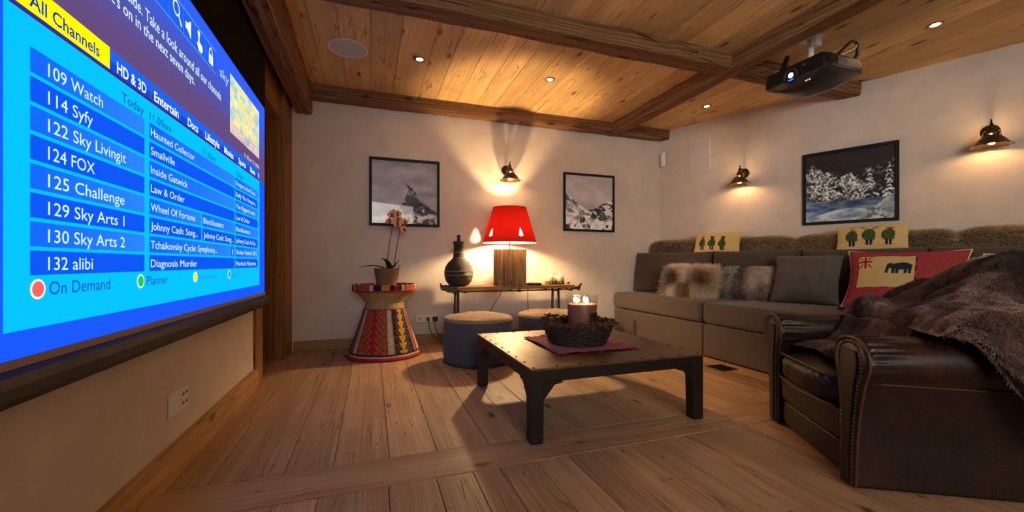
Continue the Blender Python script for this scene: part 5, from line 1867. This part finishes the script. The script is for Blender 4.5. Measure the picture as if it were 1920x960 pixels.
def flag_paint(a, b):
    w, h = 0.70, 0.53
    x, y = a * w / 2, b * h / 2
    n = fbm(a * 30, b * 30, 2, 5)
    c = np.zeros(a.shape + (3,))
    c[:] = (156, 60, 60)
    c = c * (0.9 + 0.2 * n)[..., None]
    x0, x1, y0, y1 = -0.280, 0.070, -0.120, 0.180
    inn = (x > x0) & (x < x1) & (y > y0) & (y < y1)
    bor = (x > x0 - .009) & (x < x1 + .009) & (y > y0 - .009) & (y < y1 + .009) & ~inn
    c[bor & (((x - y + 2) * 20).astype(int) % 2 == 0)] = (40, 36, 38)
    c[inn] = (198, 172, 116)
    fx, fy = (x + 0.232) / 0.045, (y - 0.116) / 0.060
    fl = (np.abs(fx) < 1) & (np.abs(fy) < 1)
    c[fl] = (206, 178, 130)
    c[fl & ((np.abs(fx) < 0.18) | (np.abs(fy) < 0.18))] = (156, 20, 32)
    dg = (np.abs(np.abs(fx) - np.abs(fy)) < 0.15) & ((np.abs(fx) > 0.32) & (np.abs(fy) > 0.30))
    c[fl & dg] = (156, 20, 32)
    ox, oy = x + 0.016, y - 0.055
    body = ell(ox, oy, 0.012, 0.012, 0.062, 0.036) | ell(ox, oy, -0.052, 0.018, 0.024, 0.026) | inpoly(ox, oy, [(-.085, -.05), (-.066, -.055), (-.055, .02), (-.075, .02)])
    for lx_ in (-0.035, -0.012, 0.035, 0.058):
        body |= inpoly(ox, oy, [(lx_ - .011, .01), (lx_ + .011, .01), (lx_ + .009, -.055), (lx_ - .009, -.055)])
    c[inn & body] = (34, 46, 56)
    return c


M_cream = plain('cream_piping', S(222, 206, 176), 0.8)
scatter('red cushion with a cream panel showing a small British flag and dark elephant', 0.70, 0.53, 0.19, (3.72, 1.92, 0.503), TH - 0.04, 0.56, flag_paint, seed=6, nx=210, nz=150, piping=M_cream, pinch=0.11)
M_greyc = weave('grey_cushion_cloth', S(100, 92, 84), S(76, 70, 64), 450)
scatter('large plain grey square cushion leaning on the sofa back', 0.50, 0.47, 0.25, (3.50, 2.49, 0.503), TH, 0.48, None, M_greyc, seed=8, pinch=0.08, nx=60, nz=56, wr=0.008)
scatter('dark grey cushion with cream piping behind the fur throw', 0.52, 0.46, 0.16, (4.05, 1.33, 0.503), TH, 0.45, None, weave('slate_cushion_cloth', S(84, 86, 84), S(62, 64, 64), 450), seed=9, piping=M_cream)


def fur_pillow(label, w, h, pos, rz, lean, colfn, length, seed):
    t = thing('fur_cushion', label, 'cushion', pos, rz, 'scatter cushions on the sofa')
    V, F, uv, (a, b) = pillow(w, h, 0.13, 30, 26, 0.03, 0.42, seed=seed)
    M = Matrix.Rotation(-lean, 4, 'X')
    V2 = xf(V, M)
    weld(np_mesh('cover', V2, F, plain('pelt', S(200, 172, 142), 0.9), t, uv=uv))
    nf = len(F) // 2
    P, N = sample(V, F[:nf], 15000, seed)
    sg = np.where(N[:, 1] > 0, -1, 1)[:, None]
    N = N * sg
    P2, N2 = sample(V, F[nf:], 4000, seed + 1)
    N2 = N2 * np.where(N2[:, 1] < 0, -1, 1)[:, None]
    P, N = np.concatenate([P, P2]), np.concatenate([N, N2])
    cols, lay = colfn(P[:, 0] / (w / 2), (P[:, 2] - h / 2) / (h / 2), seed)
    R3 = np.array(M)[:3, :3]
    k = P[:, 2] > 0.012
    fur(t, xf(P, M)[k], (N @ R3.T)[k], length, (lay @ R3.T)[k], S_np(cols[k]), 0.0007, 5, 0.33, seed)
    return t


def fox(u, v, seed):
    g = fbm(u * 3 + 20, v * 3 + 20, 3, seed)
    r = np.random.default_rng(seed)
    d = np.exp(-((np.abs(u) - 0.5) / 0.30) ** 2 - ((v - 0.12) / 0.42) ** 2)
    c = mix((255, 236, 208), (160, 124, 76), d * 1.2 + 0.5 * (g - .5))
    c = mix(c, (76, 58, 38), (r.random(len(u)) < 0.06 + 0.24 * d).astype(float))
    c = mix(c, (150, 110, 76), ((v < -0.2) & (np.abs(u + .05) < 0.22)).astype(float) * 0.8)
    lay = np.stack([np.sign(u) * 0.45 + 0.4 * (g - .5), np.full(len(u), -0.2), -0.35 + 0.4 * v], 1)
    return c, lay


def coyote(u, v, seed):
    g = fbm(u * 5 + 20, v * 4 + 20, 3, seed)
    r = np.random.default_rng(seed)
    d = np.exp(-((u + 0.12 + .2 * (g - .5)) / 0.22) ** 2) + np.exp(-((u - 0.7) / 0.25) ** 2 - ((v + 0.6) / .5) ** 2) + np.exp(-((v + 0.85) / .3) ** 2) * 0.6
    c = mix((255, 240, 226), (124, 110, 102), d * 0.9 + 0.9 * (g - .5))
    c = mix(c, (48, 38, 34), (r.random(len(u)) < 0.14 + 0.15 * d).astype(float))
    lay = np.stack([0.25 * np.sign(u) + 0.3 * (g - .5), np.full(len(u), -0.1), np.full(len(u), -0.6)], 1)
    return c, lay


fur_pillow('wide long-haired tan and cream fur cushion at the left of the sofa seat', 0.56, 0.33, (3.09, 3.40, 0.503), TH - 0.10, 0.40, fox, 0.050, 21)
fur_pillow('grey brown short-haired fur cushion between the tan fur one and the plain grey one', 0.43, 0.34, (3.40, 2.985, 0.503), TH - 0.02, 0.40, coyote, 0.026, 22)

# ------------------------------------------------------------------ leather armchair
ml = NT('brown_leather')
ob = ml.coord('Object')
l1 = ml.noise(ob, 4, 5, 0.65)
l2 = ml.noise(ob, 55, 4, 0.6)
cr = ml.n('TexVoronoi', {'feature': 'DISTANCE_TO_EDGE'}, Vector=ob, Scale=330.0)
lc = ml.ramp(l1, [(0.3, S(22, 9, 6)), (0.55, S(38, 16, 10)), (0.75, S(66, 34, 20))])
ml.p(Base_Color=lc, Roughness=ml.n('MapRange', None, i0=l2, i1=0.3, i2=0.7, i3=0.34, i4=0.54).outputs[0])
ml.b.inputs['Specular IOR Level'].default_value = 0.42
hh_ = ml.math('ADD', ml.math('MULTIPLY', l1, 0.8), ml.math('ADD', ml.math('MULTIPLY', l2, 0.25), ml.math('MULTIPLY', cr.outputs['Distance'], 0.35)))
ml.bump(hh_, 0.16, 0.005)
M_lea = ml.m
M_welt = plain('leather_welt', S(84, 50, 32), 0.4, nz=0.3, nscale=30)
M_nail = plain('nail_head', S(92, 84, 76), 0.35, metal=0.8)
CR = math.atan2(-0.865, -0.5)
chair = thing('armchair', 'dark brown leather club armchair with nailhead trim at the right', 'armchair', (1.89, 1.34, 0), CR)


def arm_prof(sx, n=40):
    """outline of the arm's cross-section (x, z), going from inner foot over the top to the outer foot"""
    key = [(-0.062, 0.012), (-0.062, 0.20), (-0.066, 0.33), (-0.078, 0.42), (-0.094, 0.49), (-0.096, 0.535), (-0.078, 0.572), (-0.040, 0.590), (0.0, 0.595), (0.042, 0.590), (0.082, 0.570), (0.104, 0.532), (0.104, 0.485), (0.080, 0.43), (0.058, 0.34), (0.036, 0.20), (0.026, 0.012)]
    return [(p[0], 0.012 + (p[1] - 0.012) * 0.962) for p in smooth2(key, 11)]


def smooth2(P, n):
    return [(p[0], p[2]) for p in smooth_path([(a, 0, b) for a, b in P], n)]


for sx, nm in ((1, 'near'), (-1, 'far')):
    ox = sx * 0.338
    pr = arm_prof(sx)
    cx_, cz_ = 0.004, 0.36
    mb = MB()
    R = []
    ys = [0.0, 0.004, 0.012, 0.022, 0.03, 0.036, 0.044, 0.052, 0.06, 0.07, 0.082, 0.095, 0.11, 0.13, 0.16, 0.2, 0.28, 0.38, 0.5, 0.62, 0.72, 0.80, 0.84, 0.86]
    for y in ys:
        r = []
        for i, (px, pz) in enumerate(pr):
            s = 1.0
            if y < 0.02:
                s = 0.94 + 0.06 * (y / 0.02) ** 0.5
            if y > 0.8:
                s = 1 - 0.5 * ((y - 0.8) / 0.06) ** 2 * 0.2
            topw = max(0.0, (pz - 0.34) / 0.26)
            pl_ = 0.0050 * topw * (math.sin(i * 0.80 + 0.8 * math.sin(i * 0.17) + y * 6) + 0.5 * math.sin(i * 0.37 + 2)) * math.exp(-((y - 0.03) / 0.085) ** 2) if y > 0.015 else 0
            x = cx_ + (px - cx_) * s * (1 + pl_ * 8)
            z = max(0.012, 0.012 + (pz - 0.012) * (s if pz > 0.3 else 1) + pl_)
            bow = 1 + 0.06 * math.sin(PI * min(1, y / 0.8)) * topw
            r.append((ox + sx * x * bow, y * (1.0 if sx > 0 else 0.94), z + 0.006 * topw * math.sin(PI * min(1, y / 0.7))))
        R.append(r)
    mb.rings(R, closed=True, cap=True)
    arm = mb.build('arm', M_lea, chair)
    nh = len(pr) // 2
    midx = lambda z: float(np.interp(z, [0.012, 0.2, 0.34, 0.43, 0.6], [-0.018, -0.013, -0.004, 0.001, 0.004]))
    inner = [(midx(pz) + (px - midx(pz)) * 0.46, 0.03 + (pz - 0.03) * 0.955) for px, pz in pr]
    inner = [(x, min(z, 0.525)) for x, z in inner]
    MB().prism([(ox + sx * x, z) for x, z in inner], -0.008, 0.004).build('front_panel', M_lea, arm, bevel=0.004)
    line = [(midx(pz) + (px - midx(pz)) * 0.68, 0.02 + (pz - 0.02) * 0.965) for px, pz in pr]
    acc, mbn, last = 0, MB(), None
    for i in range(len(line) - 1):
        p0, p1 = Vector((line[i][0], 0, line[i][1])), Vector((line[i + 1][0], 0, line[i + 1][1]))
        d = (p1 - p0).length
        if d < 1e-6:
            continue
        while acc <= d:
            p = p0 + (p1 - p0) * acc / d
            mbn.lathe([(0.0, 0.0036), (0.0032, 0.003), (0.0056, 0.001), (0.006, -0.001)], 8, M=Matrix.Translation((ox + sx * p.x, -0.001, p.z)) @ Matrix.Rotation(PI / 2, 4, 'X'))
            acc += 0.0145
        acc -= d
    mbn.build('nail_trim', M_nail, arm)
    MB().tube([(ox + sx * (cx_ + (px - cx_) * 1.0), 0.008, max(0.014, pz * 0.995)) for px, pz in pr], 0.0055, 6).build('welt', M_welt, arm)
    seam = [(ox + sx * 0.078, 0.03 + 0.8 * u, 0.415 - 0.012 * u) for u in np.linspace(0, 1, 14)]
    MB().tube([(p[0] + sx * 0.004 * math.sin(PI * i / 13), p[1], p[2]) for i, p in enumerate(seam)], 0.0028, 6).build('seam', M_welt, arm)


def block(w, d, h, nx=30, ny=30, nz=10, ex=0.35, fn=None):
    """a rounded cushion block centred on the origin: superellipsoid sampled on a sphere"""
    A, B = np.meshgrid(np.linspace(-PI / 2, PI / 2, 56), np.linspace(-PI, PI, 420, endpoint=False), indexing='ij')
    se = lambda c_, e: np.sign(c_) * np.abs(c_) ** e
    x = w / 2 * se(np.cos(A), ex) * se(np.cos(B), ex)
    y = d / 2 * se(np.cos(A), ex) * se(np.sin(B), ex)
    z = h / 2 * se(np.sin(A), ex * 1.3)
    V = np.stack([x, y, z], -1).reshape(-1, 3)
    nu, nv = A.shape
    F = np.concatenate([grid_faces(nu, nv), np.stack([np.arange(nu - 1) * nv + nv - 1, (np.arange(nu - 1) + 1) * nv + nv - 1, (np.arange(nu - 1) + 1) * nv, np.arange(nu - 1) * nv], 1)])
    return V, F


V, F = block(0.496, 0.64, 0.135)
fr = np.clip((-V[:, 1] - 0.20) / 0.12, 0, 1)
V[:, 1] -= fr * 0.006 * np.sin(V[:, 0] * 150 + 5 * np.sin(V[:, 2] * 20)) * np.clip(1 - np.abs(V[:, 2]) / 0.066, 0.1, 1)
V[:, 1] -= fr * 0.025 * np.cos(V[:, 0] / 0.25 * PI / 2)
V[:, 2] += np.clip(V[:, 2], 0, 1) * 0.18 * np.cos(V[:, 0] / 0.25 * PI / 2)
V += np.array((0, 0.31, 0.332))
seat = np_mesh('seat_cushion', V, F, M_lea, chair)
for z in (0.390, 0.274):
    pts = [(x, -0.013 - 0.024 * math.cos(x / 0.25 * PI / 2) + 0.03 * max(0, abs(x) - 0.20) / 0.04 * 0.6 + (0.012 if z > .35 else 0.006), z + (0.010 * math.cos(x / .25 * PI / 2) if z > .35 else 0)) for x in np.linspace(-0.236, 0.236, 30)]
    MB().tube(pts, 0.005, 6).build('piping', M_welt, seat)
for z0, z1, y0 in ((0.146, 0.266, 0.012), (0.020, 0.140, 0.020)):
    V, F = block(0.548, 0.07, z1 - z0, ex=0.22)
    V[:, 1] -= np.where(V[:, 1] < 0, 0.006 * np.cos(V[:, 0] / 0.27 * PI / 2), 0)
    V += np.array((0, y0 + 0.035, (z0 + z1) / 2))
    np_mesh('front_rail', V, F, M_lea, chair)
V, F = block(0.58, 0.30, 0.60, ex=0.32)
V[:, 1] += (V[:, 2] + 0.30) * 0.22
V += np.array((0, 0.66, 0.52))
np_mesh('backrest', V, F, M_lea, chair)
MB().box(-0.30, 0.30, 0.08, 0.84, 0.015, 0.26).build('seat_frame', M_lea, chair, bevel=0.02)

# ------------------------------------------------------------------ fur throw over the chair
throw = thing('fur_throw', 'brown fur throw draped over the back and arm of the leather armchair', 'throw', (1.89, 1.34, 0.0), CR)
prof_y = [0.22, 0.27, 0.32, 0.38, 0.46, 0.56, 0.64, 0.72, 0.80, 0.90, 0.98, 1.03]
prof_z = [0.545, 0.60, 0.635, 0.66, 0.69, 0.745, 0.80, 0.855, 0.885, 0.892, 0.86, 0.76]
ny, nx = 150, 170
tt_ = np.linspace(0, 1, ny)
ss = np.linspace(-0.47, 0.98, nx)
Sg, Tg = np.meshgrid(ss, tt_, indexing='ij')
Y0g = np.interp(Sg, [-0.47, -0.30, -0.10, 0.15, 0.45, 1.0], [0.38, 0.32, 0.27, 0.24, 0.22, 0.22])
Yg = Y0g + (1.03 - Y0g) * Tg
base = np.interp(Yg, prof_y, prof_z)
edge = 0.452 + 0.030 * (Yg - 0.25)
flat = np.minimum(Sg, edge)
dr = np.maximum(0, Sg - edge)
armz = 0.622 + 0.06 * np.clip((Yg - 0.35) / 0.4, 0, 1)
wgt = np.clip((flat - 0.10) / 0.26, 0, 1)
wgt = wgt * wgt * (3 - 2 * wgt)
ztop = base * (1 - wgt) + np.maximum(armz, base - 0.20) * wgt
wl = np.clip((-flat - 0.16) / 0.16, 0, 1)
ztop = ztop * (1 - wl) + np.maximum(0.617, base - 0.12) * wl
hem = np.interp(Yg, [0.22, 0.26, 0.33, 0.42, 0.5, 0.6, 0.8, 1.03], [0.02, 0.05, 0.20, 0.36, 0.46, 0.52, 0.54, 0.5])
drop = dr / (0.98 - 0.452) * hem
rnd_ = 0.05
xo = flat + np.where(dr > 0, rnd_ * (1 - np.exp(-drop / rnd_)) + 0.035 * drop / 0.5, 0)
zo = ztop - np.where(dr > 0, drop - rnd_ * 0.6 * (1 - np.exp(-drop / rnd_)), 0)
fo = fbm(Sg * 3.2 + Yg * 2.6 + 10, Yg * 4.5 - Sg * 2.0 + 10, 3, 12) - 0.5
rg = 1 - np.abs(2 * fbm(Sg * 2.3 - Yg * 1.8 + 30, Yg * 3.6 + Sg * 1.2 + 30, 2, 33) - 1)
bul = 0.17 * fo + 0.05 * (rg - 0.6)
side = np.clip(drop / 0.1, 0, 1)
zo = zo + np.maximum(bul, -0.012) * (1 - side)
xo = xo + np.maximum(bul * 0.8, -0.006) * side
yo = Yg + 0.02 * np.sin(Sg * 9) * np.exp(-((Yg - 0.22) / 0.08) ** 2) + 0.16 * drop
under = 0.43 + 0.155 * np.clip((np.abs(flat) - 0.215) / 0.03, 0, 1)
curl = np.exp(-(Tg / 0.055) ** 2) * (1 - side)
zo = zo - np.maximum(0, zo - under - 0.012) * curl
zo = np.maximum(zo, 0.03)
V = np.stack([xo, yo, zo], -1).reshape(-1, 3)
F = grid_faces(nx, ny)
# a loose flap lying forward on the seat
n1, n2 = 60, 40
U1, U2 = np.meshgrid(np.linspace(0, 1, n1), np.linspace(0, 1, n2), indexing='ij')
px = -0.215 + 0.44 * U2
front = 0.055 + 0.06 * U2 + 0.03 * np.sin(U2 * 7)
py = front + (0.30 - front) * U1
pz = 0.428 + 0.012 * np.cos(px / .25 * PI / 2) + 0.028 * np.sin(np.clip(U1 * 2.4, 0, 1) * PI / 2) + 0.13 * np.clip((U1 - 0.55) / 0.45, 0, 1) ** 1.5 + 0.022 * (fbm(U1 * 4, U2 * 5, 3, 4) - .5)
V3 = np.stack([px, py, pz], -1).reshape(-1, 3)
F3 = grid_faces(n1, n2) + len(V)
V_all, F_all = np.concatenate([V, V3]), np.concatenate([F, F3])
pelt = np_mesh('pelt', V_all, F_all, M_hide_d, throw)
P, N = sample(V_all, F_all, 330000, 5)
N = N * np.where((N[:, 2] + N[:, 0] * 0.6) < 0, -1, 1)[:, None]
g = fbm(P[:, 0] * 4 + 50 + P[:, 2] * 3, P[:, 1] * 4 + 50, 4, 6)
r_ = np.random.default_rng(8)
c = mix((104, 84, 76), (208, 174, 160), (g - 0.3) * 2.4)
c = c * r_.uniform(0.75, 1.2, (len(P), 1))
clp = np.stack([fbm(P[:, 0] * 30, P[:, 1] * 30, 2, 3) - .5, fbm(P[:, 0] * 30, P[:, 1] * 30 + P[:, 2] * 20, 2, 4) - .5, fbm(P[:, 0] * 30 + 9, P[:, 1] * 30, 2, 5) - .5], 1) * 0.8
fur(throw, P, N, 0.0135, (0.25, -0.25, -0.30), S_np(c), 0.00048, 3, 0.20, 3, clump=clp)
